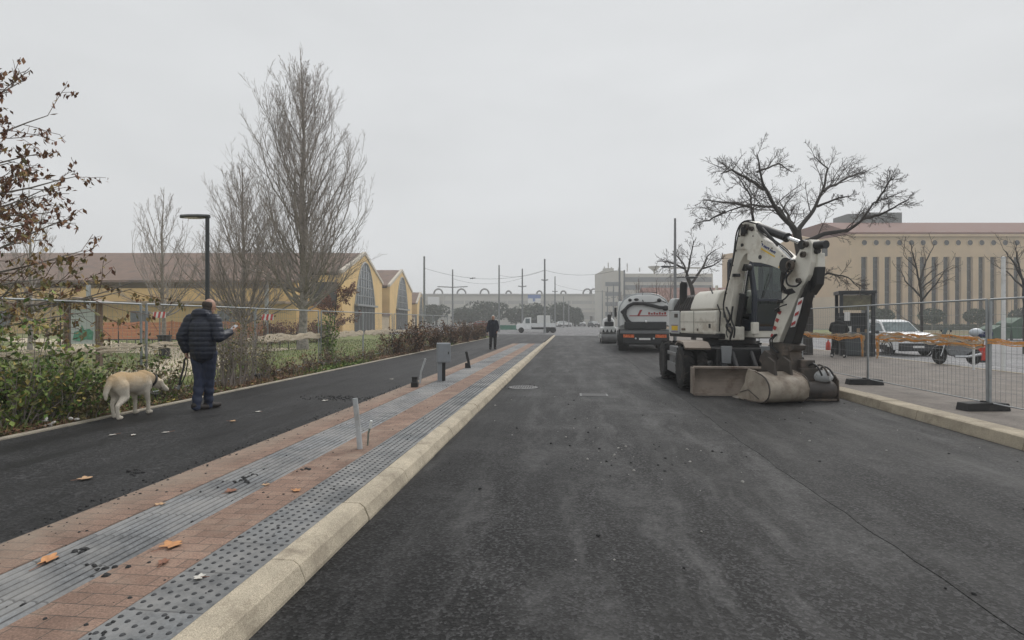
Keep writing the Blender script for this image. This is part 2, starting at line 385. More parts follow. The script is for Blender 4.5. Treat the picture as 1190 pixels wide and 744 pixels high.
b = MB(); b.sheet(-8.3, -4, -6.85, 50, .106); struct(b.build('verge', M_SOIL))
b = MB()
pp = [(-9.2, 9.5), (-10.2, 9.0), (-16, 20), (-34, 31), (-62, 42), (-62, 47), (-33, 35), (-14.5, 22), (-10.5, 15)]
b.add([(x, y, .107) for x, y in pp], [tuple(range(len(pp)))]); b.sheet(-70, 22, -14, 27, .111)
struct(b.build('gravel_path', M_GRAVEL, fix=True))
# ------------------------------------------------------------------ trees and plants
M_BARK_PALE = mat('pale_bark', (.28, .255, .225), .9, .4, 9, bmp=.4, dirt=(.1, .09, .075))
M_BARK = mat('grey_bark', (.2, .18, .16), .9, .35, 7, bmp=.4)
M_BARK_DARK = mat('dark_bark', (.045, .04, .036), .9, .35, 7, bmp=.4)
M_TWIG = mat('brown_twigs', (.29, .255, .23), .9, .3, 3)
M_TWIG_DARK = mat('dark_twigs', (.07, .058, .052), .9, .3, 3)
M_TWIG_RED = mat('reddish_twigs', (.17, .115, .09), .9, .3, 3)
def leaf_mat(n, c): return mat(n, c, .65, .35, 5, spec=.3)
GREENS = [leaf_mat('leaf_dark_green', (.045, .088, .02)), leaf_mat('leaf_green', (.105, .175, .034)), leaf_mat('leaf_pale_green', (.21, .265, .07)), leaf_mat('leaf_yellowish', (.34, .28, .08))]
OLIVE = [leaf_mat('leaf_olive', (.14, .135, .05)), leaf_mat('leaf_brown_green', (.16, .125, .06)), leaf_mat('leaf_straw', (.3, .24, .12)), leaf_mat('leaf_green', (.05, .08, .025))]
BROWNS = [leaf_mat('leaf_umber', (.14, .083, .05)), leaf_mat('leaf_rust', (.22, .11, .06)), leaf_mat('leaf_dark_brown', (.075, .05, .036)), leaf_mat('leaf_tan', (.29, .2, .12))]
PLANE = [leaf_mat('leaf_plum_brown', (.16, .075, .05)), leaf_mat('leaf_brown', (.23, .12, .06)), leaf_mat('leaf_gold', (.27, .185, .065)), leaf_mat('leaf_dull_green', (.16, .15, .06))]
REDS = [leaf_mat('leaf_dull_red', (.16, .07, .055)), leaf_mat('leaf_rust', (.2, .1, .06)), leaf_mat('leaf_rose', (.24, .13, .1))]
HAZEGREEN = [leaf_mat('pine_dark', (.048, .066, .045)), leaf_mat('pine_mid', (.068, .088, .058)), leaf_mat('pine_light', (.09, .108, .072))]

def rdir(rng): 
    while True:
        v = V((rng.uniform(-1, 1), rng.uniform(-1, 1), rng.uniform(-1, 1)))
        if .05 < v.length < 1: return v.normalized()
def branch(mb, rng, p, d, ln, r, tip, wob, up, n, seg=6):
    pts, rad = [p.copy()], [r]; d = d.normalized()
    for i in range(seg):
        d = (d + rdir(rng) * wob + V((0, 0, up))).normalized()
        p = p + d * (ln / seg); pts.append(p.copy()); rad.append(r + (tip - r) * (i + 1) / seg)
    mb.tube(pts, rad, n, caps=False); return pts, rad
def along(pts, t):
    k = t * (len(pts) - 1); i = min(int(k), len(pts) - 2); f = k - i
    return pts[i].lerp(pts[i + 1], f), (pts[i + 1] - pts[i]).normalized()
def sprout(mb, rng, pts, rad, lv, cfg, leaves=None):
    if lv >= len(cfg): return
    n, lo, hi, ang, lr, wob, up, tip, ns = cfg[lv]
    L0 = sum((pts[i + 1] - pts[i]).length for i in range(len(pts) - 1))
    cnt = n if n >= 1 else 1
    for i in range(int(cnt)):
        t = lo + (hi - lo) * (i + rng.random()) / cnt; p, d = along(pts, t)
        k = t * (len(rad) - 1); r0 = rad[int(min(k, len(rad) - 1))]
        s = rdir(rng); s = (s - d * s.dot(d)).normalized(); a = R(ang) * rng.uniform(.7, 1.25)
        dd = d * cos(a) + s * sin(a); ln = L0 * lr * rng.uniform(.65, 1.2) * (1 - .45 * t)
        q, rr = branch(mb, rng, p, dd, ln, max(tip, min(r0 * .55, ln * .017)), tip, wob, up, ns, 5 if lv < 2 else 4)
        sprout(mb, rng, q, rr, lv + 1, cfg, leaves)
        if leaves is not None and lv >= len(cfg) - 2: leaves.append(q)
def leafq(mb, rng, c, s, mi, d=None, flat=0):
    a = rdir(rng) if d is None else d
    n = rdir(rng)
    if flat: n = (n * (1 - flat) + V((0, 0, 1)) * flat).normalized()
    a = (a - n * a.dot(n)); a = a.normalized() if a.length > 1e-3 else n.orthogonal()
    w = n.cross(a); s *= rng.uniform(.6, 1.3); f = n * s * rng.uniform(-.25, .25)
    mb.add([c - a * s, c + w * s * .55 + f, c + a * s, c - w * s * .55 + f], [(0, 1, 2, 3)], mi)

def upright_tree(label, loc, h, wid, seed, bark, twig, nl=34, fork=.16, r0=None, group='bare trees on the lawn', dens=1.0):
    """bare tree with one stem and steeply rising branches"""
    rng = random.Random(seed); t = thing('bare_tree', label, 'tree', loc, 0, group)
    tb, cb = MB(), MB(); r0 = r0 or h * .014
    pts, rad = [V((0, 0, -.1))], [r0 * 1.5]; p = V((0, 0, -.1))
    for i in range(14):
        p = p + V((rng.uniform(-1, 1) * h * .004, rng.uniform(-1, 1) * h * .004, h / 14)); pts.append(p); f = (i + 1) / 14; rad.append(max(.012, r0 * (1 - f) ** .8))
    tb.tube(pts, rad, 9, caps=True)
    for i in range(nl):
        u_ = ((i * .618) % 1); z1 = h * (.3 + .67 * u_ ** .8); env = wid / 2 * min(1, 1.38 * (1 - z1 / h) ** .6); lat = env * rng.uniform(.55, 1.06) * (1 if i % 5 else .5)
        z0 = max(h * fork * rng.uniform(.9, 1.5), z1 - lat * rng.uniform(1.5, 2.5) - h * .05); a = rng.uniform(0, 2 * pi); f = (z0 + .1) / h; p0, d = along(pts, min(.98, f)); z0 = p0.z
        r = max(.012, min(.05, lat * .016 + .006)); P_, q_ = [], []; ja, jb = rng.uniform(0, 6), rng.uniform(0, 6)
        for k in range(9):
            u = k / 8; rr_ = lat * u ** .72; w_ = lat * .07 * u
            P_.append(V((p0.x + cos(a) * rr_ + sin(ja + k * 1.3) * w_, p0.y + sin(a) * rr_ + sin(jb + k * 1.1) * w_, z0 + (z1 - z0) * u ** 1.12))); q_.append(r + (.006 - r) * u ** .8)
        (tb if r > .035 else cb).tube(P_, q_, 5, caps=False)
        sprout(cb, rng, P_, q_, 0, [(8 * dens, .2, .98, 27, .34, .07, .09, .006, 3), (4 * dens, .1, .98, 30, .5, .1, .07, .0045, 3), (2.2 * dens, .1, .98, 32, .5, .12, .06, .0035, 3)])
    sprout(cb, rng, pts[10:], rad[10:], 0, [(10, .1, 1, 24, .34, .08, .1, .006, 3), (4, .1, .98, 28, .5, .1, .08, .0045, 3), (3, .1, 1, 30, .5, .1, .06, .004, 3)])
    tb.build('trunk', bark, t, 60); cb.build('crown', twig, t); return t
def limb_tree(name, label, loc, limbs, seed, bark, twig, cfg, group=None, jit=.02):
    """spreading tree: limbs are (points, start radius, end radius) in local metres"""
    rng = random.Random(seed); t = thing(name, label, 'tree', loc, 0, group); tb, cb = MB(), MB()
    for pts, a, e in limbs:
        P = [V(p) for p in pts]; Q = []
        for i in range(len(P) - 1):
            for k in range(4):
                q = P[i].lerp(P[i + 1], k / 4)
                if (i, k) != (0, 0): q = q + rdir(rng) * (P[i + 1] - P[i]).length * jit
                Q.append(q)
        Q.append(P[-1]); rad = [a + (e - a) * (i / (len(Q) - 1)) ** .8 for i in range(len(Q))]
        tb.tube(Q, rad, 8); 
        if cfg and a < .12: sprout(cb, rng, Q, rad, 0, cfg)
    tb.build('trunk', bark, t, 60); cb.build('crown', twig, t); return t

gx = lambda px, dc: D(px, 300, dc)
def atz(px, dc, z): p = D(px, 300, dc); p.z = z; return p
upright_tree('tallest bare tree with pale trunk and narrow pointed crown', atz(352, 27, .1), 15.2, 8.6, 11, M_BARK_PALE, M_TWIG, 130, .13, .22, dens=1.25)
upright_tree('bushy bare tree close behind the tallest bare tree', atz(284, 29, .1), 10.4, 7.6, 12, M_BARK, M_TWIG, 95, .12, .13, dens=1.1)
upright_tree('small bare tree with forked stem behind the street lamp', atz(190, 31, .1), 9.2, 6.0, 13, M_BARK_PALE, M_TWIG, 50, .18, .13, dens=.9)
upright_tree('thin pale bare tree behind the brown-leaved plane tree', atz(35, 24, .1), 7.4, 4.4, 14, M_BARK_PALE, M_TWIG, 34, .2, .1, dens=.8)
upright_tree('slim bare sapling in front of the yellow hall wall', atz(70, 30, .1), 3.4, 1.5, 15, M_BARK_DARK, M_TWIG, 10, .4, .05, dens=.5)

# plane tree with withered leaves, reaching in from the left
rng = random.Random(21)
t = thing('plane_tree', 'plane tree holding withered brown and yellowish leaves', 'tree', (-9.6, 6.6, .1)); tb, cb, lb = MB(), MB(), MB()
pts, rad = branch(tb, rng, V((0, 0, -.1)), V((0, 0, 1)), 6.4, .17, .05, .04, .05, 9, 10)
for i in range(50):
    f = .15 + .83 * i / 50; p, d = along(pts, f); a = rng.uniform(0, 2 * pi) if i % 4 == 0 else rng.uniform(-.5, .9)
    ln = (3.3 - 2.2 * f) * rng.uniform(.7, 1.05)
    q, rr = branch(tb, rng, p, V((cos(a), sin(a), .2 + .45 * f)), ln, .03, .006, .1, .02, 5, 7); lv = []
    sprout(cb, rng, q, rr, 0, [(7, .2, 1, 45, .42, .16, .02, .005, 3), (3, .3, 1, 42, .5, .18, -.02, .004, 3)], lv)
    for k in range(int(70 + 75 * (1 - f))):
        lq = rng.choice(lv); c = lq[rng.randrange(1, len(lq))] + rdir(rng) * .04 - V((0, 0, .04))
        low = c.z < 2.5
        mi = rng.choices([0, 1, 2, 3], [1, 1.2, 4, 4] if low else [4, 4, 1.2, .3])[0]
        leafq(lb, rng, c, .048, mi, V((rng.uniform(-.5, .5), rng.uniform(-.5, .5), -1)))
tb.build('trunk', M_BARK, t, 60); cb.build('twigs', M_TWIG_RED, t); lb.build('crown', PLANE, t)

# red-leaved small tree by the hall
rng = random.Random(22); t = thing('small_tree', 'small tree with dull red leaves in front of the arched hall', 'tree', atz(388, 38, .1)); tb, lb = MB(), MB()
p0, r0 = branch(tb, rng, V((0, 0, -.1)), V((0, 0, 1)), 3.6, .07, .03, .05, .02, 6); lv = []
for i in range(14):
    p, d = along(p0, .3 + .7 * i / 14); a = rng.uniform(0, 2 * pi)
    q, rr = branch(tb, rng, p, V((cos(a), sin(a), .7)), rng.uniform(.9, 1.9), .025, .006, .14, .02, 4); lv.append(q); sprout(tb, rng, q, rr, 0, [(5, .2, 1, 40, .45, .15, .03, .005, 3)], lv)
for k in range(1900):
    q = rng.choice(lv); leafq(lb, rng, q[rng.randrange(1, len(q))] + rdir(rng) * .16, .085, rng.randrange(3))
tb.build('trunk', M_BARK_DARK, t, 60); lb.build('crown', REDS, t)

# ---- right-hand spreading trees
def limbs_from_px(px, base, dcs, sprd):
    out = []; b0 = V(base)
    for pl, a, e, ddc in px:
        pts = []
        for i, (x, y) in enumerate(pl):
            dc = dcs + ddc * i / max(1, len(pl) - 1); pts.append(D(x, y, dc) - b0)
        out.append((pts, a, e))
    return out
base = atz(936, 22.5, ZP)
cfgT = [(13, .12, 1, 44, .33, .14, .005, .008, 4), (8, .15, 1, 42, .5, .17, .02, .006, 3), (5, .15, 1, 42, .5, .2, .02, .004, 3)]
pxl = [([(936, 414), (937, 390), (938, 340), (932, 305), (926, 268)], .30, .17, 0),
       ([(926, 270), (903, 244), (886, 214), (880, 180)], .115, .02, -2.2),
       ([(888, 220), (866, 206), (850, 198), (838, 202)], .08, .02, -3),
       ([(880, 200), (905, 190), (920, 200)], .05, .015, 1.5),
       ([(926, 270), (945, 246), (957, 220), (962, 196), (946, 182)], .105, .018, 1.8),
       ([(957, 222), (985, 206), (1006, 198)], .07, .015, 2.5),
       ([(950, 240), (975, 230), (990, 228)], .06, .015, -1.5),
       ([(926, 272), (915, 250), (905, 232)], .09, .02, 3),
       ([(934, 282), (958, 272), (985, 268), (1000, 258), (1015, 236), (1046, 224)], .115, .015, -2.0),
       ([(1003, 254), (1022, 250), (1056, 232)], .08, .02, -2.6),
       ([(1018, 236), (1030, 216), (1036, 206)], .05, .015, -2.5),
       ([(930, 285), (905, 242), (870, 238), (840, 248), (812, 240)], .08, .012, 2.6),
       ([(872, 240), (846, 236), (818, 232)], .07, .018, 2.2),
       ([(842, 246), (824, 256), (806, 260)], .06, .015, 2.6),
       ([(876, 262), (873, 240), (872, 226), (858, 206)], .06, .02, -3.5),
       ([(938, 330), (962, 318), (985, 322), (1000, 336)], .06, .012, -2)]
limb_tree('spreading_tree', 'large bare dark tree with wide gnarled limbs behind the excavator', base, limbs_from_px(pxl, base, 22.5, 0), 31, M_BARK_DARK, M_TWIG_DARK, cfgT, 'bare street trees beyond the far kerb')
base = atz(806, 34, ZP)
pxl = [([(806, 395), (806, 360), (804, 335), (798, 320)], .17, .12, 0), ([(799, 322), (794, 306), (782, 292)], .09, .03, 2), ([(798, 322), (802, 300), (806, 280)], .08, .025, -2),
       ([(803, 330), (816, 312), (822, 298), (832, 290)], .09, .03, 2), ([(795, 312), (776, 304), (764, 304)], .08, .02, -2), ([(817, 312), (830, 308), (838, 302)], .07, .02, -2)]
cfgU = [(8, .15, 1, 42, .48, .2, .03, .012, 3), (6, .15, 1, 42, .5, .22, .02, .008, 3), (4, .2, 1, 42, .5, .24, .02, .006, 3)]
limb_tree('spreading_tree', 'bare dark tree rising between the tank truck and the excavator', base, limbs_from_px(pxl, base, 34, 0), 32, M_BARK_DARK, M_TWIG_DARK, cfgU, 'bare street trees beyond the far kerb')
base = atz(1071, 27, -.12)
pxl = [([(1071, 414), (1071, 385), (1070, 350), (1069, 325)], .075, .045, 0), ([(1069, 328), (1062, 300), (1058, 282)], .05, .015, -1), ([(1069, 326), (1076, 304), (1086, 284)], .06, .015, 1),
       ([(1070, 345), (1052, 326), (1046, 312)], .05, .012, 1.5), ([(1070, 350), (1088, 330), (1100, 312)], .05, .012, -1.2), ([(1070, 338), (1064, 312), (1050, 296)], .04, .012, -1.5), ([(1071, 335), (1092, 318), (1108, 308)], .04, .012, 1)]
cfgV = [(6, .15, 1, 40, .5, .2, .02, .009, 3), (4, .2, 1, 40, .5, .22, .01, .006, 3)]
limb_tree('street_tree', 'young bare tree rising behind the white parked car', base, limbs_from_px(pxl, base, 27, 0), 33, M_BARK_DARK, M_TWIG_DARK, cfgV, 'bare street trees beyond the far kerb')
base = atz(1192, 27, -.12)
pxl = [([(1192, 414), (1192, 380), (1191, 345), (1190, 325)], .13, .09, 0), ([(1190, 328), (1178, 306), (1166, 290)], .06, .015, -1), ([(1191, 328), (1196, 300), (1204, 280)], .06, .015, 1), ([(1190, 335), (1170, 316), (1152, 306)], .05, .012, 1.5), ([(1190, 332), (1182, 300), (1180, 280)], .05, .012, -1.2)]
limb_tree('street_tree', 'young bare tree at the picture edge beside the green containers', base, limbs_from_px(pxl, base, 27, 0), 34, M_BARK_DARK, M_TWIG_DARK, cfgV, 'bare street trees beyond the far kerb')
for i, (px, dc, h, lab) in enumerate([(742, 62, 6.6, 'reddish bare tree rising behind the tank truck roof'), (763, 52, 5.6, 'broad reddish bare tree between the truck and the tall double lamp'), (779, 70, 7.5, 'hazy reddish bare tree behind the double street lamp'), (722, 85, 6.2, 'thin hazy bare tree above the road roller'), (828, 58, 5.4, 'bare tree half hidden behind the excavator boom')]):
    upright_tree(lab, atz(px, dc, 0), h, h * .8, 40 + i, M_BARK_DARK, M_TWIG_RED, 30, .25, .12, 'hazy bare trees along the far side', dens=.8)

# round clipped trees before the office block
for i, (px, lab) in enumerate([(1024, 'round clipped evergreen half hidden by the black kiosk'), (1083, 'round clipped evergreen above the white car bonnet'), (1136, 'round clipped evergreen above the motorcycle'), (1188, 'round clipped evergreen beyond the green containers')]):
    rng = random.Random(60 + i); t = thing('clipped_tree', lab, 'tree', atz(px, 74, -.12), 0, 'round clipped trees before the office block'); tb, lb = MB(), MB()
    tb.tube([(0, 0, -.1), (.03, 0, 1.2), (0, .02, 2.3)], [.12, .1, .09], 7)
    for k in range(900):
        d = rdir(rng); c = V((d.x * 1.45, d.y * 1.45, 2.35 + d.z * .95)) * 1.0; c = V((c.x, c.y, 2.35 + (c.z - 2.35))) + rdir(rng) * .12
        leafq(lb, rng, c * 1.0, .16, rng.choices([0, 1, 2], [4, 3, 1])[0])
    for k in range(250):
        d = rdir(rng) * rng.random(); leafq(lb, rng, V((d.x * 1.3, d.y * 1.3, 2.35 + d.z * .85)), .25, 0)
    tb.build('trunk', M_BARK, t, 60); lb.build('crown', HAZEGREEN, t)

# hazy evergreens before the long factory
for i, (px, top, wpx, dc, lab) in enumerate([(507, 354, 30, 150, 'hazy dark evergreen beside the yellow halls'), (540, 358, 40, 150, 'low hazy evergreen with a flat crown beside the tallest evergreen'), (570, 350, 54, 150, 'tallest hazy evergreen with a broad dome crown before the long factory'), (606, 354, 36, 148, 'hazy evergreen behind the low white lorry'), (622, 352, 34, 150, 'hazy evergreen under the blue and white factory sign'), (652, 352, 40, 152, 'hazy evergreen between two grey masts'), (668, 358, 22, 150, 'narrow hazy evergreen at the end of the row')]):
    rng = random.Random(80 + i); t = thing('evergreen_tree', lab, 'tree', atz(px, dc, 0), 0, 'hazy evergreens before the long factory'); tb, lb = MB(), MB()
    h = H + (CY - top) / FP * dc; wd = wpx / FP * dc / 2
    tb.tube([(0, 0, -.1), (.1, 0, h * .4), (0, .1, h * .75)], [.35, .3, .15], 7)
    lobes = [(V((rng.uniform(-.6, .6) * wd, rng.uniform(-.6, .6) * wd, h * rng.uniform(.42, .72))), rng.uniform(.35, .55)) for _ in range(9)] + [(V((0, 0, h * .68)), .6)]
    for c, s in lobes:
        rz = min(h - c.z, h * .34)
        for k in range(170):
            d = rdir(rng) * (.75 + .3 * rng.random()); leafq(lb, rng, c + V((d.x * wd * s, d.y * wd * s, d.z * rz)), .42, rng.choices([0, 1, 2], [4, 3, 1.3])[0])
    tb.build('trunk', M_BARK_DARK, t, 60); lb.build('crown', HAZEGREEN, t)

# ---- verge plants
def shrub(name, label, loc, w_, h, seed, mats, wts, nleaf, ls, nst=14, stem=None, group='shrubs along the verge', lean=.5, ly=None):
    rng = random.Random(seed); t = thing(name, label, 'shrub', loc, rng.uniform(0, 6), group); sb, lb = MB(), MB(); tips = []
    for i in range(nst):
        a = rng.uniform(0, 2 * pi); rr = rng.uniform(0, w_ * .25)
        q, r_ = branch(sb, rng, V((cos(a) * rr, sin(a) * rr, -.05)), V((cos(a) * lean, sin(a) * lean, 1)), h * rng.uniform(.55, 1.0), .009, .003, .13, .05, 4, 6); tips.append(q)
        sprout(sb, rng, q, r_, 0, [(5, .2, 1, 38, .4, .15, .05, .003, 3)], tips)
    for k in range(nleaf):
        q = rng.choice(tips); c = q[rng.randrange(1, len(q))] + rdir(rng) * h * .07
        if c.z < .02: c.z = rng.uniform(.02, .2)
        leafq(lb, rng, c, ls, rng.choices(range(len(mats)), wts)[0], flat=.3)
    sb.build('stems', stem or M_TWIG, t); lb.build('foliage', mats, t); return t
Z1 = .1
def vp(px, X=-7.3): return GX(px, X, Z1)
g = [4, 5, 3, .5]
S = [(8, -7.5, .9, 1.85, 'tall leafy green shrub at the near end of the mesh fence', 1100), (34, -7.45, .9, 1.72, 'tall green shrub with pale tips beside the near fence end', 1100), (58, -7.35, .8, 1.12, 'green shrub sloping down toward the notice board', 750),
     (12, -7.35, .8, 1.0, 'low dark green shrub with yellowed leaves at the path edge', 800), (84, -7.4, .8, .92, 'rounded green shrub below the notice board', 750), (48, -7.3, .7, .8, 'low green shrub with white debris beneath it', 900), (112, -7.35, .8, .72, 'dark green shrub behind the back of the dog', 700)]
for i, (px, X, w_, h, lab, n) in enumerate(S): shrub('green_shrub', lab, vp(px, X), w_, h, 100 + i, GREENS + OLIVE[:2], [1.6, 4, 5, 2.2, 1.5, 1], int(n * .7), .045)
S = [(136, -7.5, .8, .7, 'olive shrub between the dark shrub and the fence post', 480, .04), (158, -7.6, .6, 1.25, 'loose olive shrub climbing the fence post', 500, .04), (100, -6.98, .6, .5, 'ragged brown-green plant at the tail of the dog', 500, .04), (188, -7.5, .6, .72, 'pale dried plant between the dog and the walking man', 260, .04), (205, -7.1, .5, .42, 'low olive tuft in front of the walking man', 260, .035)]
for i, (px, X, w_, h, lab, n, ls) in enumerate(S): shrub('olive_shrub', lab, vp(px, X), w_, h, 120 + i, OLIVE, [3, 3, 2, 3], n, ls)
S = [(262, -7.3, .6, 1.5, 'tall twiggy shrub next to the arm of the walking man'), (276, -7.2, .6, 1.8, 'tallest twiggy olive shrub beside the lamp post'), (290, -7.3, .6, 1.75, 'twiggy shrub just before the bare fence post'), (306, -7.4, .5, 1.1, 'short twiggy shrub beyond the bare fence post')]
for i, (px, X, w_, h, lab) in enumerate(S): shrub('twiggy_shrub', lab, vp(px, X), w_, h, 140 + i, OLIVE, [3, 3, 3, 1], 420, .03, 26, M_TWIG, lean=.22)
names = ['beside the pale band on the fence', 'below the pale trunk of the tallest bare tree', 'at the ivy-covered post', 'beyond the ivy-covered post', 'near the bend of the pale band', 'halfway to the brown hedge', 'before the brown hedge begins', 'where the brown hedge begins']
for i in range(8):
    px = 322 + i * 21; shrub('dry_shrub', 'dry brown undergrowth ' + names[i], vp(px, -7.35 + .1 * (i % 3)), .8, .42 + .1 * (i % 4), 150 + i, BROWNS + OLIVE, [3, 3, 2, 2, 2, 2, 2, .6], 330, .035, 22, M_TWIG, lean=.4)
for i in range(13):
    Y = 21.5 + i * 1.9; shrub('hedge_shrub', ORD[i] + ' dead-leaved brown shrub of the hedge, counted from the undergrowth', (-7.25 + .25 * (i % 2), Y, Z1), 1.0, 1.18 + .16 * (i % 3), 170 + i, BROWNS, [3, 2, 3, .8], 760, .055, 26, M_TWIG_DARK, 'brown shrubs of the verge hedge', .35)
shrub('red_hedge', 'reddish dead-leaved hedge before the yellow wall near the pale trunk', atz(318, 34, .1), 5.5, 1.5, 190, REDS, [3, 2, .5], 2600, .07, 90, M_TWIG_RED, 'reddish hedges before the hall', .4)
shrub('red_hedge', 'reddish dead-leaved hedge under the small red tree', atz(370, 36, .1), 4.5, 1.5, 191, REDS, [3, 2, .5], 2200, .07, 70, M_TWIG_RED, 'reddish hedges before the hall', .4)
shrub('ivy_clump', 'ivy climbing the second fence post beyond the twiggy shrubs', vp(381, -7.62), .4, 1.75, 192, GREENS, [3, 3, 2, 0], 620, .045, 16, M_TWIG, None, .08)

# ground cover of the verge: grass blades, herbs and dead leaves nobody could count
rng = random.Random(5); b = MB()
for k in range(30000):
    Y = 3.5 + 42 * rng.random() ** 1.7; X = -6.88 - 1.5 * rng.random() ** 1.2; sc = 1 + Y * .03
    patch = sin(X * 1.7 + Y * .45) + sin(Y * .9) * .6 + rng.uniform(-.9, .9)
    if Y > 12: patch -= .5
    z = .107
    if rng.random() < .45:
        mi = rng.choices([0, 1, 2, 3], [2, 3, 2, 1])[0] + (0 if patch > 0 else 4)
        leafq(b, rng, V((X, Y, z + rng.uniform(.01, .06) * sc)), .035 * sc, mi, flat=.75)
    else:
        hh = rng.uniform(.05, .2) * (1.1 if patch > 0 else .8); a = rng.uniform(0, 6.28); wd = .006 * sc; q = V((cos(a), sin(a), 0)); ln = V((rng.uniform(-.1, .1), rng.uniform(-.1, .1), hh))
        mi = rng.choices([0, 1, 2, 3], [3, 4, 2, .6])[0] if patch > -.2 else rng.choice([4, 5, 7, 8, 9])
        p = V((X, Y, z)); b.add([p - q * wd, p + q * wd, p + ln * .6 + q * wd * .7, p + ln], [(0, 1, 2, 3)], mi)
o = b.build('verge_grass', GREENS + BROWNS + OLIVE[:2]); o['kind'] = 'stuff'
b = MB(); rng = random.Random(6)
for k in range(16000):
    Y = 6 + 34 * rng.random() ** 1.3; X = -8.2 - 24 * rng.random() ** 1.6
    hh = rng.uniform(.04, .13); a = rng.uniform(0, 6.28); wd = .012 * (1 + Y * .03); q = V((cos(a), sin(a), 0)); p = V((X, Y, .1))
    b.add([p - q * wd, p + q * wd, p + V((rng.uniform(-.04, .04), 0, hh))], [(0, 1, 2)], rng.choices([0, 1, 2, 3], [2, 4, 3, 1])[0])
o = b.build('lawn_grass', [GREENS[1], GREENS[2], OLIVE[0], OLIVE[2]]); o['kind'] = 'stuff'
# ------------------------------------------------------------------ buildings
M_YEL = mat('yellow_render', (.72, .5, .22), .85, .12, .6, dirt=(.5, .37, .2), dlo=.55, dhi=.8)
M_YEL2 = mat('beige_render', (.52, .42, .29), .85, .14, .6)
M_ROOF = mat('brown_tiles', (.19, .125, .098), .85, .22, 1.2, dirt=(.12, .09, .08))
M_TRIM = mat('pale_stone_trim', (.55, .5, .42), .8, .12, 2)
M_GLZ = mat('grey_glazing', (.085, .1, .115), .18, .35, .5, spec=.7)
M_MULL = mat('grey_mullion', (.27, .28, .28), .6, .15, 2)
M_DARK = mat('dark_recess', (.04, .042, .045), .6, .3, 2)
M_STEEL = mat('galvanised_steel', (.36, .38, .39), .45, .18, 5, .6)
M_STEEL2 = mat('weathered_steel', (.24, .255, .26), .55, .2, 5, .4)
def hall(label, y0, xl, near):
    t = thing('market_hall', label, 'hall', C(20.8 * -1, y0, 0), A)
    w_ = 20.0; pk, ev = 10.85, 7.45
    b = MB(); X, Y, Z = V((1, 0, 0)), V((0, 1, 0)), V((0, 0, 1))
    b.prism([(0, 0), (w_, 0), (w_, ev), (w_ / 2, pk), (0, ev)], (0, 0, 0), Y, Z, X, -.5, 0)
    b.bb((-xl, .02, 0), (-.5, .5, ev - .3)); b.bb((-xl, w_ - .5, 0), (-.5, w_ - .02, ev - .3))
    if near: b.bb((-xl, -4.0, 0), (-4, -3.6, 5.3)); b.bb((-4.4, -3.6, 0), (-4.0, 0.02, 5.9)); b.bb((-4.0, -3.0, 0), (-.6, .0, 2.6))
    b.build('wall', M_YEL, t)
    b = MB(); ov = 4.5 if near else .5; s = (pk - ev) / (w_ / 2)
    b.prism([(-ov, ev - s * ov + .03), (w_ / 2, pk + .03), (w_ + .5, ev - s * .5 + .03), (w_ + .5, ev - s * .5 + .28), (w_ / 2, pk + .3), (-ov, ev - s * ov + .28)], (0, 0, 0), Y, Z, X, -xl, -4 if near else -1.2)
    b.prism([(-.3, ev - s * .3 + .03), (w_ / 2, pk + .03), (w_ + .3, ev - s * .3 + .03), (w_ + .3, ev - s * .3 + .26), (w_ / 2, pk + .28), (-.3, ev - s * .3 + .26)], (0, 0, 0), Y, Z, X, -4 if near else -1.2, -.3)
    b.build('roof', M_ROOF, t)
    b = MB(); b.prism([(-.35, ev - s * .35), (w_ / 2, pk), (w_ + .35, ev - s * .35), (w_ + .35, ev - s * .35 + .42), (w_ / 2, pk + .45), (-.35, ev - s * .35 + .42)], (0, 0, 0), Y, Z, X, -.3, .14); b.build('gable_trim', M_TRIM, t)
    # arched window
    a0, a1, zb, za = 5.2, 15.2, 3.8, 9.75; yc = (a0 + a1) / 2; hw = (a1 - a0) / 2
    def arc(k, g_=0): u = -1 + 2 * k / 20; return (yc + hw * u * (1 + g_), zb + (za - zb + g_ * 5) * (1 - abs(u) ** 2.3))
    gl = MB(); gl.prism([arc(k) for k in range(21)], (0, 0, 0), Y, Z, X, .002, .03); gw = gl.build('arched_window', M_GLZ, t)
    b = MB(); pts = [V((.05, *arc(k))) for k in range(21)]; b.tube(pts, .13, 6)
    for k in range(1, 8):
        yy = a0 + (a1 - a0) * k / 8; u = (yy - yc) / hw; b.bb((.032, yy - .09, zb), (.1, yy + .09, zb + (za - zb) * (1 - abs(u) ** 2.3)))
    for zz in (5.0, 6.2, 7.4, 8.5):
        u = (1 - (zz - zb) / (za - zb)) ** (1 / 2.3); b.bb((.034, yc - hw * u, zz - .05), (.08, yc + hw * u, zz + .05))
    b.build('frame', M_MULL, gw)
    b = MB(); b.bb((.002, a0 - .2, 0), (.05, a1 + .2, zb - .25)); d = b.build('door', M_DARK, t)
    b = MB(); b.bb((.05, a0 - .3, zb - .25), (.5, a1 + .3, zb + .02)); b.build('canopy', M_MULL, t)
    b = MB()
    for k in range(1, 6): yy = a0 + (a1 - a0) * k / 6; b.bb((.052, yy - .07, 0), (.12, yy + .07, zb - .26))
    b.build('door_bars', M_MULL, t)
    # recessed link on the far side
    b = MB(); b.bb((-2.5, w_, 0), (-2.0, w_ + 5.5, 6.6)); b.bb((-2.0, w_, 0), (-.1, w_ + 5.4, 2.4)); b.build('link_wall', M_YEL2, t)
    b = MB(); b.bb((-2.0, w_, 2.4), (.1, w_ + 5.4, 2.75)); b.build('link_roof', M_ROOF, t)
    b = MB(); b.bb((-1.998, w_ + .3, 3.6), (-1.9, w_ + 4.9, 6.4)); b.build('link_window', M_DARK, t)
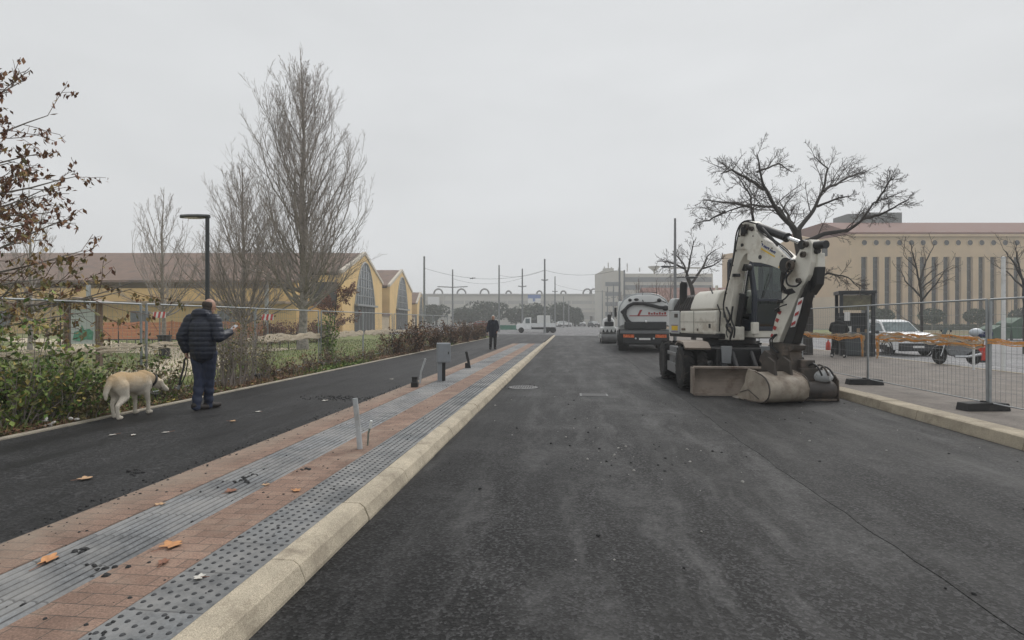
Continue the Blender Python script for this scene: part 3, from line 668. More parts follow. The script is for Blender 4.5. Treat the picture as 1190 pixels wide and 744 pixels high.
    if near:
        b = MB(); b.bb((-90, -5.6, 3.5), (-4.6, -4.0, 3.75)); b.build('side_canopy', mat('canopy_edge', (.33, .25, .19), .8, .2, 1), t)
        b = MB(); b.bb((-4.0, -.1, 3.4), (-.7, -.02, 6.3)); b.build('side_window', M_DARK, t)
        for i, x in enumerate((-12, -22, -38, -48)):
            b = MB(); b.bb((x - 1.1, -4.06, 1.0), (x + 1.1, -4.002, 2.7)); b.build('window', M_GLZ, t)
        b = MB(); b.bb((-60.2, -6.4, 0), (-53, -4.02, 2.4)); b.build('porch', mat('porch_green_grey', (.16, .2, .18), .7, .2, 1), t)
        for x in (-47.6, -6.6, -26.5):
            b = MB(); b.cyl((x, -5.8, 0), (x, -5.8, 5.6), .22, n=10); b.build('pipe', M_STEEL, t, 40)
    return t
hall('nearest yellow hall with a long mauve roof and arched glazed gable', 65.4, 130, True)
hall('second yellow hall with arched glazed gable, beyond the nearest hall', 90.8, 60, False)
hh_ = hall('farthest yellow hall, only a sliver showing behind a grey mast', 117.0, 60, False); hh_.scale = (1, .45, .72)

M_TRAV = mat('pale_travertine', (.6, .45, .3), .85, .1, .35, dirt=(.48, .38, .28), dlo=.5, dhi=.85)
M_TRAV2 = mat('lower_travertine', (.58, .48, .36), .85, .08, .35)
M_REDROOF = mat('red_brown_roof', (.17, .075, .056), .8, .15, 1)
M_WIN = mat('dark_tall_glass', (.022, .024, .028), .25, .45, .8, spec=.4)
t = thing('office_block', 'massive pale stone office block with tall narrow windows and red-brown roof', 'building', C(63.2, 100, 0), A)
b = MB(); n = 24; wz0, wz1 = .4, 13.55; x = 0.0; wl = []
for i in range(n):
    x0 = 2.25 + i * 2.2; b.bb((x, 0, 0), (x0, .9, 17.7)); wl.append(x0); x = x0 + 1.15
    b.bb((x0, 0, wz1), (x, .9, 17.7)); b.bb((x0, 0, 0), (x, .9, wz0))
b.bb((x, 0, 0), (x + 3, .9, 17.7)); xe = x + 3
b.bb((.1, .9, 0), (xe, 30, 17.6))
X, Y, Z = V((1, 0, 0)), V((0, 1, 0)), V((0, 0, 1))
sv = V((-12, 30, 0)); sn = V((-30, -12, 0)).normalized(); sl_ = sv.length; su = sv.normalized()
b.prism([(0, 0), (sl_, 0), (sl_, 17.7), (sl_ * .52, 17.7), (sl_ * .36, 19.4), (sl_ * .2, 17.7), (0, 17.7)], (0, 0, 0), su, Z, sn, -.8, 0)
b.build('wall', M_TRAV, t)
b = MB(); b.prism([(-.05, 0), (sl_, 0), (sl_, 6.2), (-.05, 6.2)], (0, 0, 0), su, Z, sn, .005, .12); b.build('plinth', M_TRAV2, t)
b = MB(); b.prism([(-.3, 17.72), (-.3, 18.1), (9, 21.6), (20, 21.6), (30, 17.8), (30, 17.72)], (0, 0, 0), Y, Z, X, .2, xe); b.build('roof', M_REDROOF, t)
b = MB(); b.bb((-.3, -.55, 17.3), (xe, -.002, 17.72)); b.build('cornice', M_TRAV, t)
for x0 in wl[:17]:
    b = MB(); b.bb((x0, .5, wz0), (x0 + 1.15, .6, wz1)); wdw = b.build('window', M_WIN, t)
    b = MB()
    for k in range(1, 6): zz = wz0 + (wz1 - wz0) * k / 6; b.bb((x0, .44, zz - .12), (x0 + 1.15, .498, zz + .12))
    b.bb((x0 + .54, .45, wz0), (x0 + .61, .496, wz1)); b.build('glazing_bar', mat('window_bars', (.045, .045, .048), .5, .2), wdw)
    b = MB(); b.lathe([(.5, 0), (.62, 0), (.62, .08), (.5, .08)], (x0 + .57, -.002, 16.2), (0, -1, 0), 16, closed=True); b.cyl((x0 + .57, -.004, 16.2), (x0 + .57, -.03, 16.2), .5, n=16, mi=1); b.build('round_window', [M_TRAV, M_WIN], t)
for s_, z_ in ((8, 11.3), (8, 6.9), (17, 11.3), (17, 6.9), (25, 11.3), (5, 15.4), (11, 15.4), (17, 15.4)):
    b = MB(); hw = .85 if z_ < 14 else .6; pl = [(s_ - hw, z_ - 1.2), (s_ + hw, z_ - 1.2), (s_ + hw, z_ + .6)] + ([(s_, z_ + 1.2)] if z_ > 14 else []) + [(s_ - hw, z_ + .6)]
    b.prism(pl, (0, 0, 0), su, Z, sn, .004, .06); b.build('side_window', M_WIN, t)
b = MB(); b.bb((6, 10, 21.5), (9.2, 15, 23.6)); b.bb((9.2, 10, 21.5), (17.2, 16, 23.9)); b.build('rooftop_plant', mat('plant_grey', (.13, .14, .14), .7, .2, 1), t)
t = thing('annex_building', 'low red-roofed annex seen through the gap left of the excavator boom', 'building', C(27, 105, 0), A)
b = MB(); b.bb((0, 0, 0), (22, 10, 5.6)); b.build('wall', M_TRAV, t)
b = MB(); b.prism([(-.5, 5.6), (5, 8.4), (10.5, 5.6)], (0, 0, 0), Y, Z, X, -.4, 22.4); b.build('roof', M_REDROOF, t)
for x in (2, 6, 10, 14, 18): b = MB(); b.bb((x, -.05, 2.4), (x + 1.6, -.003, 4.4)); b.build('window', M_WIN, t)

M_FACT = mat('factory_concrete', (.55, .53, .475), .9, .08, .2)
M_FACT2 = mat('factory_band', (.43, .42, .39), .9, .1, .3)
t = thing('factory', 'long pale factory with arched rings along its flat roof', 'building', C(-36, 210, 0), A)
b = MB(); b.bb((0, 0, 0), (75, 30, 11.7)); b.build('wall', M_FACT, t)
for z in (2.2, 5.2, 8.2): b = MB(); b.bb((.5, -.12, z), (74.5, -.003, z + 1.3)); b.build('window_band', M_FACT2, t)
for k in range(9): b = MB(); b.bb((k * 8.4 + .3, -.5, 0), (k * 8.4 + .7, -.13, 11.7)); b.build('pier', M_FACT, t)
b = MB(); b.bb((-.3, -.55, 11.72), (75.3, 30, 12.2)); b.build('parapet', M_FACT2, t)
for px in (509, 536, 563, 591, 627, 655, 683, 691):
    b = MB(); x = (px - 595) / FP * 210 + 36; r = 1.7 if px not in (591, 627, 655) else 1.0
    b.tube([(x + r * cos(pi * k / 12), 1, 12.2 + r * 1.15 * sin(pi * k / 12)) for k in range(13)], .32, 6); b.build('roof_ring', mat('ring_grey', (.13, .125, .12), .7, .2), t, 40)
b = MB(); b.bb((3, -.9, 5.5), (7.5, -.56, 11.0)); b.build('white_panel', mat('factory_white', (.75, .75, .73), .7, .05), t)
M_BLUE = mat('faded_blue', (.12, .2, .45), .6, .15)
t = thing('banner_sign', 'blue and white sign board standing on two legs before the long factory', 'sign', C(6.1, 205, 0), A)
b = MB(); b.bb((0, 0, 8.4), (4.9, .2, 11.6)); b.build('panel', mat('factory_white', (.75, .75, .73)), t)
b = MB(); b.bb((0, -.05, 10.2), (4.9, -.004, 11.6)); b.bb((1.9, -.05, 9.0), (2.8, -.004, 10.2)); b.build('lettering', M_BLUE, t)
b = MB(); b.bb((.6, .2, 0), (.8, .4, 11)); b.bb((4.1, .2, 0), (4.3, .4, 11)); b.build('leg', M_STEEL2, t)
t = thing('tower_building', 'tall hazy grey building with rooftop antennas behind the tank truck', 'building', C(27.0, 160, 0), A)
b = MB(); b.bb((0, 0, 0), (6.5, 14, 16.6)); b.bb((6.5, 2, 0), (34, 16, 15.9)); b.build('wall', M_FACT, t)
for z in (2.6, 5.4, 8.2, 11, 13.4): b = MB(); b.bb((6.9, 1.86, z), (33.6, 1.997, z + 1.4)); b.build('window_band', mat('tower_windows', (.2, .21, .22), .5, .2, .4), t)
for z in (3, 6, 9, 12): b = MB(); b.bb((1, -.1, z), (5.6, -.003, z + 1.2)); b.build('window_band', mat('tower_windows', (.2, .21, .22)), t)
b = MB()
for x, h in ((1.2, 1.6), (2.4, 2.7), (3.4, 1.4), (5.6, 1.3), (8.2, 2.5), (12, 1.2)): b.cyl((x, 3, 16.6), (x, 3, 16.6 + h), .16, n=6)
b.bb((1, 2.4, 16.6), (4, 5, 17.6)); b.build('antenna', M_FACT2, t)
b = MB(); b.lathe([(.15, 0), (.3, .9), (1.9, 2.3), (1.9, 2.5)], (17, 5, 15.9), (0, 0, 1), 10); b.build('rooftop_funnel', M_FACT2, t)
b = MB(); b.bb((21, 4, 17.6), (31, 4.4, 18.1)); b.build('roof_lettering', M_FACT2, t)
for x in (21.5, 26, 30.5): b = MB(); b.bb((x, 4.1, 15.9), (x + .2, 4.3, 17.6)); b.build('sign_post', M_FACT2, t)
t = thing('overpass', 'low hazy grey portal closing the far end of the road', 'bridge', C(15.5, 190, 0), A)
b = MB(); b.bb((0, 0, 3.2), (14, 8, 4.6)); b.build('deck', M_FACT2, t)
for x in (0, 4.5, 9, 13.3): b = MB(); b.bb((x, 1, 0), (x + .7, 7, 3.2)); b.build('pier', M_FACT2, t)
b = MB(); b.bb((0, -.1, 4.6), (14, .1, 5.5)); b.build('parapet', M_FACT, t)

# ------------------------------------------------------------------ masts, lamps, wires
M_MAST = mat('grey_mast', (.25, .26, .265), .6, .15, 2)
def mast(label, px, py_top, dc, arm=0, r=.13, z=0.0, py_arm=None):
    p = atz(px, dc, z); top = D(px, py_top, dc).z - z
    t = thing('overhead_line_mast', label, 'mast', p, A, 'masts for overhead tram wires')
    b = MB(); b.tube([(0, 0, -.1), (0, 0, top * .5), (0, 0, top)], [r, r * .9, r * .72], 8); b.build('post', M_MAST, t, 50)
    b = MB(); b.lathe([(r * 2.1, 0), (r * 2.1, .06), (r * 1.3, .1), (r * 1.3, .5), (r, .52)], (0, 0, 0), (0, 0, 1), 8); b.build('base_collar', M_MAST, t, 30)
    b = MB(); b.lathe([(r * .9, top), (r * .9, top + .05), (r * .2, top + .12)], (0, 0, 0), (0, 0, 1), 8); b.build('cap', M_MAST, t)
    zz = top * (.72 if py_arm is None else (D(px, py_arm, dc).z - z) / top)
    if arm:
        b = MB(); b.tube([(-arm, 0, zz + .1), (0, 0, zz), (arm, 0, zz + .1)], .07, 6); b.build('bracket', M_MAST, t)
    return p + V((0, 0, top * .86))
P = {}
for key, lab, px, py, dc, arm in [('a', 'mast nearest the yellow halls', 493, 299, 56, 0), ('b', 'mast with a short cross bracket beside the halls', 526, 314, 78, 2.2), ('c', 'mast directly behind the far pedestrian', 580, 309, 74, 0), ('d', 'mast in front of the low white lorry cab', 607, 313, 76, .6),
    ('e', 'tall mast at the road edge behind the lorry bed', 633, 302, 64, .4), ('f', 'mast just beyond the rear of the white lorry', 645, 322, 92, .5), ('g', 'tall mast above the road roller', 720, 301, 58, .0), ('h', 'thick shorter mast right beside the truck tank', 725.5, 315, 66, 0),
    ('i', 'first slim mast of the row before the grey tower', 713, 331, 84, .4), ('j', 'second slim mast of the row before the grey tower', 706, 334, 98, .4), ('k', 'third slim mast of the row before the grey tower', 700, 338, 116, 0), ('l', 'short mast beside the pale road end', 655, 345, 120, 0), ('m', 'pair mast at the far kerb, half lost in fog', 661, 350, 135, 0)]:
    P[key] = mast(lab + ' under overhead wires', px, py, dc, arm)
def wire(label, a, c, sag, r=.014, drop=None):
    pts = [a.lerp(c, k / 14) - V((0, 0, sag * 4 * (k / 14) * (1 - k / 14))) for k in range(15)]
    b = MB(); b.tube(pts, r, 5); tag(b.build('overhead_wire', M_DARK), label, 'wire', 'overhead tram wires')
wire('thin overhead wire from the halls mast to the tall road-edge mast', P['a'], P['e'], 1.1)
wire('thin overhead wire from the bracket mast to the lorry cab mast', P['b'], P['d'], .8)
wire('thin overhead wire from the pedestrian mast to the road-edge mast', P['c'], P['e'], .5)
wire('thin overhead wire across the road from the road-edge mast to the roller mast', P['e'], P['g'], .6)
wire('thin overhead wire across the road from the lorry rear mast to the slim mast', P['f'], P['i'], .5)
def clampon(label, p):
    t = thing('wire_hanger', label, 'wire fitting', p); b = MB(); b.tube([(-.3, 0, -.03), (0, 0, 0), (.3, 0, .03)], .045, 6); b.build('insulator', M_DARK, t); b = MB(); b.bb((-.04, -.04, -.08), (.04, .04, .08)); b.build('clip', M_DARK, t)
clampon('dark insulator on the wire left of the pedestrian mast', P['a'].lerp(P['e'], .37) - V((0, 0, 1.1 * 4 * .37 * .63)))
M_LAMPDK = mat('dark_lamp_paint', (.035, .04, .042), .45, .2, 4)
p = atz(241, 12.6, .1); top = D(241, 251, 12.6).z - .1
t = thing('street_lamp', 'dark slim street lamp with one flat head above the walking man', 'lamp', p, A)
b = MB(); b.tube([(0, 0, -.05), (0, 0, top * .5), (0, 0, top - .03)], [.056, .05, .045], 12); b.build('post', M_LAMPDK, t, 50)
b = MB(); b.loft([[V((x, y * w, top - .02 + z)) for y, z in ((-1, 0), (-.6, .045), (.6, .045), (1, 0), (.7, -.03), (-.7, -.03))] for x, w in ((.05, .05), (-.02, .1), (-.18, .15), (-.42, .15), (-.58, .08), (-.64, .03))]); hd = b.build('lamp_head', M_LAMPDK, t, 50)
b = MB(); b.bb((-.5, -.1, top - .056), (-.2, .1, top - .049)); b.build('lens', mat('lamp_lens', (.5, .5, .48), .3), hd)
p = atz(784.5, 30, ZP); top = D(784.5, 254, 30).z - ZP
t = thing('street_lamp', 'tall grey double street lamp with two dark heads behind the excavator', 'lamp', p, A)
b = MB(); b.tube([(0, 0, -.05), (0, 0, top * .5), (0, 0, top)], [.1, .085, .06], 10); b.build('post', mat('lamp_grey', (.2, .205, .21), .5, .15), t, 50)
for sx, zz, lab in ((-1, D(0, 310, 30).z - ZP, 0), (1, D(0, 322.5, 30).z - ZP, 1)):
    b = MB(); b.tube([(0, 0, zz), (sx * .5, 0, zz + .02)], .03, 6)
    b.ell((sx * (.55 if sx < 0 else .95), -.0, zz), (.26 if sx < 0 else .34, .14, .07)); b.tube([(sx * .4, 0, zz), (sx * .8, 0, zz)], .025, 6); b.build('lamp_head', M_LAMPDK, t, 50)
p = G(1166, 431, ZP); dcp = 14.9; top = 3.2
t = thing('white_pole', 'slim white pole with a round cap beside the green containers', 'pole', p)
b = MB(); b.tube([(0, 0, -.03), (0, 0, top)], .05, 12); b.build('shaft', mat('white_paint', (.7, .71, .7), .5, .1, 3, dirt=(.5, .49, .46)), t, 50)
b = MB(); b.lathe([(.05, top), (.058, top + .005), (.05, top + .03), (.01, top + .05)], (0, 0, 0), (0, 0, 1), 12); b.build('cap', M_STEEL, t, 50)
p = G(1131.5, 430, ZP); t = thing('marker_post', 'short pale marker post standing before the red cover', 'post', p)
b = MB(); b.tube([(0, 0, -.03), (0, 0, .86)], [.032, .028], 10); b.build('shaft', mat('white_paint', (.7, .71, .7)), t, 50)
b = MB(); b.lathe([(.028, .86), (.032, .865), (.02, .9), (.005, .91)], (0, 0, 0), (0, 0, 1), 10); b.build('cap', M_STEEL, t, 50)

# ------------------------------------------------------------------ mesh fences
def fence_panel():
    t = thing('mesh_fence', 'x', 'fence', (0, 0, 0), 0, 'x'); Ln, zt, zb = 3.41, 1.76, .06
    for y in (.0, Ln):
        b = MB(); b.cyl((0, y, 0.0), (0, y, zt), .021, n=10); b.build('post', M_STEEL, t, 50)
    for z in (zt, zb + .06):
        b = MB(); b.cyl((0, 0, z), (0, Ln, z), .016 if z > 1 else .01, n=8); b.build('rail', M_STEEL, t, 50)
    b = MB(); r = .0022
    y = .1
    while y < Ln - .02: b.cyl((0, y, zb + .06), (0, y, zt), r, n=3); y += .1
    for k in range(1, 8): z = zb + .06 + k * .2; b.cyl((0, 0, z), (0, Ln, z), r, n=3)
    b.build('wire_mesh', M_STEEL2, t); return t
proto = fence_panel(); YR = [9.25 - 3.45 + .0, 9.25, 12.7, 16.15, 19.6, 23.05]
first = True
rl = ['running out of the picture past the white pole', 'in front of the motorcycle and the parked car', 'in front of the black kiosk, behind the drum tool', 'behind the excavator cab', 'behind the excavator engine cover', 'farthest along the sidewalk, behind the truck']
for i, Y0 in enumerate(YR):
    o = proto if first else dup(proto); first = False
    o.location = (6.6, Y0 + .02, ZP); o.rotation_euler = (0, R(.3) * (-1) ** i, R(.12) * (1 if i % 2 else -1)); o['label'] = 'mesh site fence on the sidewalk ' + rl[i]; o['group'] = 'mesh fence panels along the sidewalk'
ll = ['at the near green shrubs', 'behind the dog and the leafy shrubs', 'behind the walking man', 'from the bare post to the ivy-covered post', 'beyond the ivy-covered post', 'near the bend of the pale band', 'just before the brown hedge', 'inside the brown hedge', 'at the far end of the brown hedge']
YL = [4.1 + 3.5 * i - .05 for i in range(9)]
YL = [5.56 + 3.47 * i for i in range(-1, 8)]
for i, Y0 in enumerate(YL):
    o = dup(proto); o.location = (-7.8 + .01 * (-1) ** i, Y0 + .02, .1); o.rotation_euler = (0, R(.5) * (-1) ** i, R(.2) * (1 if i % 2 else -1)); o['label'] = 'mesh site fence panel along the verge ' + ll[i]; o['group'] = 'mesh fence panels along the verge'
M_RUB = mat('black_rubber', (.026, .026, .027), .75, .3, 6, dirt=(.1, .095, .085), dlo=.58, dhi=.75)
def foot(loc, rz, label, group):
    b = MB(); b.prism([(-.36, 0), (.36, 0), (.33, .12), (.1, .13), (-.1, .13), (-.33, .12)], (0, -.11, 0), (1, 0, 0), (0, 0, 1), (0, 1, 0), 0, .22)
    t = thing('ballast_block', label, 'ballast block', loc, rz, group); b.build('block', M_RUB, t, bevel=.012)
    b = MB(); b.lathe([(.024, .13), (.04, .13), (.04, .15), (.024, .15)], (0, 0, 0), (0, 0, 1), 10, closed=True); b.build('socket', M_RUB, t)
for Y, lab, rz in ((9.25, 'black rubber fence foot at the post near the picture edge', R(8)), (12.7, 'black rubber fence foot at the post before the kiosk', R(-4)), (16.15, 'black rubber fence foot behind the drum tool', 0)):
    foot((6.52, Y, ZP), rz, lab, 'rubber fence feet on the sidewalk')
for Y, lab in ((9.0, 'rubber fence foot hidden in the shrubs behind the dog'), (12.47, 'rubber fence foot at the bare post among dry stems'), (15.94, 'rubber fence foot under the ivy-covered post')):
    foot((-7.8, Y, .1), 0, lab, 'rubber fence feet in the verge')
def band(label, x, y0, y1, z, hgt, ms, seed, group, sag=.06, ns=8, fat=1.0):
    """bunched plastic netting: many loose strands that cross and droop"""
    rng = random.Random(seed); b = MB(); n = 44; ph = [rng.uniform(0, 6.3) for _ in range(6)]
    def env(f): return hgt * (.78 + .22 * sin(ph[0] + f * 9) * sin(ph[1] + f * 4)) * (1 if .04 < f < .96 else .55)
    for k in range(ns):
        o = (k + .5) / ns - .5; pa, pb = rng.uniform(0, 6.3), rng.uniform(0, 6.3); hs_ = hgt / ns * rng.uniform(.45, .8) * fat; dx = rng.uniform(-.018, .02); rings = []
        for i in range(n + 1):
            f = i / n; y = y0 + (y1 - y0) * f; zz = z - sag * 4 * f * (1 - f) + o * env(f) + .02 * sin(pa + f * 14) * hgt / .2 + .012 * sin(pb + f * 37); xx = x + dx + .008 * sin(pb + f * 21)
            h_ = hs_ * (1 + .35 * sin(pb + f * 29))
            rings.append([V((xx - .004, y, zz - h_ / 2)), V((xx + .004, y, zz - h_ / 2)), V((xx + .006, y, zz + h_ / 2)), V((xx - .002, y, zz + h_ / 2))])
        b.loft(rings, rng.randrange(len(ms)))
    for q in range(int((y1 - y0) * 16)):
        f = rng.random(); y = y0 + (y1 - y0) * f; zc = z - sag * 4 * f * (1 - f); e = env(f) / 2
        b.tube([(x + .004, y, zc - e), (x + .008, y + rng.uniform(-.06, .06), zc), (x, y + rng.uniform(-.1, .1), zc + e)], .004, 4, rng.randrange(len(ms)))
    o = b.build('barrier_netting', ms); tag(o, label, 'barrier netting', group)
def net_mat(name, c1, c2):
    m, nt, b = nodes(name); co = coords(nt, True, (3, 1.2, 9)); c = ramp(nt, noise(nt, co, 3.5, 6, .7), [(.35, c1), (.65, c2)])
    c = mix(nt, 1, c, ramp(nt, noise(nt, coords(nt, True), 60, 3, .7), [(.3, .7), (.7, 1.2)]), 'MULTIPLY'); L(nt, c, b.inputs['Base Color']); b.inputs['Roughness'].default_value = .8
    bump(nt, b, noise(nt, co, 18, 4, .7), .6, .02); return m
M_OR = net_mat('faded_orange_net', (.6, .33, .15), (.56, .47, .35)); M_OR2 = net_mat('strong_orange_net', (.8, .3, .05), (.72, .38, .13)); M_OR3 = net_mat('bleached_net', (.62, .55, .45), (.6, .45, .3)); M_BE2 = net_mat('pale_net', (.74, .66, .53), (.64, .53, .39)); M_BE = net_mat('faded_beige_net', (.6, .52, .4), (.68, .6, .47))
xo = 6.56
band('bright orange bunched netting on the panel running out of the picture', xo, 5.9, 9.2, 1.1 + ZP, .085, [M_OR2, M_OR2, M_OR], 1, 'orange netting on the sidewalk fence', .03, 5, 1.8)
band('faded orange bunched netting in front of the motorcycle', xo, 9.3, 12.3, 1.06 + ZP, .21, [M_OR2, M_OR3, M_OR2, M_OR], 2, 'orange netting on the sidewalk fence', -.03, 8, 1.8)
band('faded orange bunched netting in front of the kiosk', xo, 12.9, 16.05, 1.08 + ZP, .15, [M_OR2, M_OR3, M_OR2], 3, 'orange netting on the sidewalk fence', .05, 7, 1.5)
band('faded orange bunched netting behind the excavator', xo, 16.3, 19.5, 1.08 + ZP, .15, [M_OR, M_OR3, M_OR2], 4, 'orange netting on the sidewalk fence', .05)
for i, (za, lab) in enumerate([(12.85, 'limp end of orange netting hanging by the post before the kiosk'), (12.25, 'limp end of orange netting hanging in front of the parked car')]):
    b = MB(); rng = random.Random(i)
    for q in range(6): o_ = rng.uniform(-.06, .06); b.tube([(xo + rng.uniform(-.01, .01), za + o_ * (1 - k * .08) + .015 * sin(q + k), 1.22 - k * .055 * (1 + .1 * sin(q * 2))) for k in range(9)], [.014, .018, .012, .016, .014, .01, .014, .01, .006], 5, q % 2)
    tag(b.build('barrier_netting', [M_OR, M_OR2], smooth=60), lab, 'barrier netting', 'orange netting on the sidewalk fence')
bl = ['near the green shrubs', 'below the notice board', 'behind the walking man', 'between the bare post and the ivy post', 'beyond the ivy post', 'toward the brown hedge', 'ending at the brown hedge', 'inside the brown hedge']
for i in range(8):
    Y0 = 2.06 + 3.47 * i; sol = i in (3, 4, 5)
    band('pale beige bunched netting on the verge fence ' + bl[i], -7.76, Y0 + .08, Y0 + 3.4, 1.1, .2 if sol else .12, [M_BE, M_BE2], 20 + i, 'beige netting on the verge fence', .01 if sol else .04, 7, 3.4 if sol else 2.0)
# ------------------------------------------------------------------ things on the lawn behind the verge fence
M_WOOD = mat('brown_wood', (.16, .11, .08), .8, .25, 5)
t = thing('notice_board', 'wooden notice board with small roof and a green map', 'notice board', atz(97, 17, .1), A + R(4))
for x in (-.48, .48): b = MB(); b.bb((x - .07, -.07, -.1), (x + .07, .07, 2.0)); b.build('post', M_WOOD, t, bevel=.008)
b = MB(); b.bb((-.36, -.03, .72), (.36, .03, 1.82)); pn = b.build('panel', mat('pale_board', (.5, .54, .52), .5, .08, 3), t)
b = MB(); rg = random.Random(4); b.prism([(-.3, .84), (-.1, .8), (.1, .86), (.3, .84), (.33, 1.1), (.2, 1.2), (.05, 1.16), (-.02, 1.32), (-.1, 1.14), (-.25, 1.1)], (0, -.036, 0), (1, 0, 0), (0, 0, 1), (0, -1, 0), 0, .004); b.build('map', mat('map_green', (.1, .28, .19), .6, .4, 14), pn, fix=True)
b = MB(); b.prism([(-.85, 1.98), (0, 2.14), (.85, 1.98), (.85, 2.04), (0, 2.2), (-.85, 2.04)], (0, -.4, 0), (1, 0, 0), (0, 0, 1), (0, 1, 0), 0, .8); b.build('roof', mat('board_roof', (.3, .24, .2), .8, .2, 4), t)
M_REDP, M_WHP = mat('sign_red', (.55, .05, .05), .5, .1), mat('sign_white', (.75, .74, .72), .5, .08)
for i, (px, dc, zc, lab) in enumerate([(185.5, 24, 1.72, 'small red and white striped barrier sign beside the small bare tree'), (311, 25, 1.62, 'small red and white striped barrier sign behind the twiggy shrub')]):
    t = thing('striped_sign', lab, 'sign', atz(px, dc, .1), A, 'striped barrier signs on the lawn'); b = MB(); b.cyl((0, .02, -.1), (0, .02, zc), .025, n=8); b.build('post', M_STEEL2, t)
    b = MB(); b.bb((-.28, -.02, zc - .14), (.28, .0, zc + .14)); pn = b.build('plate', M_WHP, t); b = MB()
    for k in range(3): x = -.28 + k * .2; b.prism([(x, zc - .14), (x + .1, zc - .14), (x + .16, zc + .14), (x + .06, zc + .14)], (0, -.022, 0), (1, 0, 0), (0, 0, 1), (0, -1, 0), 0, .004)
    b.build('stripe', M_REDP, pn)
t = thing('litter_bin', 'black litter bin on the lawn behind the walking man', 'bin', atz(191, 20, .1)); b = MB(); b.lathe([(.17, .12), (.22, .85), (.25, .87), (.25, .92), (.2, .92)], (0, 0, 0), (0, 0, 1), 16); b.build('body', M_RUB, t, 50)
b = MB(); b.cyl((0, 0, -.05), (0, 0, .13), .05); b.build('stand', M_RUB, t)
M_ON = net_mat('orange_mesh_net', (.62, .22, .11), (.55, .3, .18))
t = thing('orange_barrier', 'long orange mesh barrier strung on thin stakes across the lawn', 'barrier', (0, 0, 0)); pts = [atz(x, 33, .1) for x in (112, 138, 164, 200, 232, 262, 290, 306)]
b = MB(); rng = random.Random(9)
for i in range(len(pts) - 1):
    for k in range(6):
        p, q = pts[i].lerp(pts[i + 1], k / 6), pts[i].lerp(pts[i + 1], (k + 1) / 6); s0, s1 = .08 * sin(pi * k / 6), .08 * sin(pi * (k + 1) / 6); u = V((-SA, CA, 0)) * .02
        for r0 in range(5): 
            za, zb_ = .35 + r0 * .22, .35 + r0 * .22 + .2
            b.add([p + V((0, 0, za - s0)) - u, q + V((0, 0, za - s1)) - u, q + V((0, 0, zb_ - s1)) - u, p + V((0, 0, zb_ - s0)) - u, p + V((0, 0, za - s0)) + u, q + V((0, 0, za - s1)) + u, q + V((0, 0, zb_ - s1)) + u, p + V((0, 0, zb_ - s0)) + u], [(0, 1, 2, 3), (7, 6, 5, 4), (0, 4, 5, 1), (3, 2, 6, 7)])
b.build('netting', M_ON, t)
for p in pts: b = MB(); b.cyl(p - V((0, 0, .1)), p + V((0, 0, 1.5)), .03, n=6); b.build('stake', M_WOOD, t)
t = thing('metal_railing', 'dark low metal railing before the reddish hedge', 'railing', (0, 0, 0)); a, c = atz(108, 27, .1), atz(345, 27, .1); n = 24
b = MB(); b.cyl(a + V((0, 0, .5)), c + V((0, 0, .5)), .03, n=6); b.build('rail', M_DARK, t)
for k in range(n + 1): p = a.lerp(c, k / n); b = MB(); b.cyl(p, p + V((0, 0, .95 if k % 3 == 0 else .5)), .022, n=5); b.build('baluster', M_DARK, t)

# ------------------------------------------------------------------ small things on the paving
M_PIPE = mat('grey_conduit', (.42, .44, .45), .55, .15, 8, dirt=(.3, .29, .27)); M_CAB = mat('grey_cabinet', (.25, .27, .29), .5, .12, 5, dirt=(.32, .31, .29), dlo=.58)
base = G(419, 522, ZP); tip = D(412.5, 463, (base.x * -SA + base.y * CA))
b = MB(); b.tube([base - V((0, 0, .08)), base.lerp(tip, .35), tip], .029, 14); b.lathe([(.029, 0), (.024, 0), (.024, -.04), (.029, -.04)], tip, (tip - base), 14, closed=True); tag(b.build('conduit_pipe', M_PIPE, smooth=50), 'thick grey conduit pipe leaning out of the paving nearest the camera', 'pipe')
base = G(427, 518, ZP); tip = D(431.5, 489, (base.x * -SA + base.y * CA) - .05)
b = MB(); b.tube([base - V((0, 0, .05)), base.lerp(tip, .5) + V((-.012, 0, 0)), tip - (tip - base) * .2], .011, 8); b.tube([tip - (tip - base) * .3, tip], .016, 8, mi=1); tag(b.build('cable_stub', [mat('cable_dull', (.2, .22, .19), .6), mat('white_sleeve', (.66, .68, .66), .5)], smooth=50), 'thin cable stub with a white sleeve beside the thick conduit', 'cable')
p = G(482, 450, ZP); t = thing('junction_box', 'small dark lidded junction stub standing on the paving', 'junction box', p, A)
b = MB(); b.loft([[V((x * w, y * w, z)) for x, y in ((-.07, -.07), (.07, -.07), (.07, .07), (-.07, .07))] for w, z in ((1, -.05), (1.05, .1), (.8, .13), (.75, .19))]); b.build('body', M_RUB, t, bevel=.01); b = MB(); b.bb((-.06, -.06, .185), (.06, .06, .23)); b.build('lid', M_RUB, t, bevel=.015)
base = G(487.5, 446, ZP); tip = D(495, 417, 11.9); b = MB(); dcb = base.x * -SA + base.y * CA; tip = D(494.5, 417, dcb)
b.tube([base - V((0, 0, .05)), base.lerp(tip, .5) + V((-.03, 0, 0)), tip], .022, 10); tag(b.build('conduit_pipe', M_PIPE, smooth=50), 'thin curved grey conduit pipe beside the dark junction stub', 'pipe')
p = G(515, 443, ZP); t = thing('control_box', 'grey electrical control box on a dark stand', 'control box', p, A + R(12))
b = MB(); b.bb((-.13, -.05, -.05), (-.03, .06, .5)); b.build('stand', M_CAB, t, bevel=.008); b = MB(); b.bb((-.03, -.04, -.05), (.05, .05, .5)); b.build('cable_duct', M_RUB, t, bevel=.006)
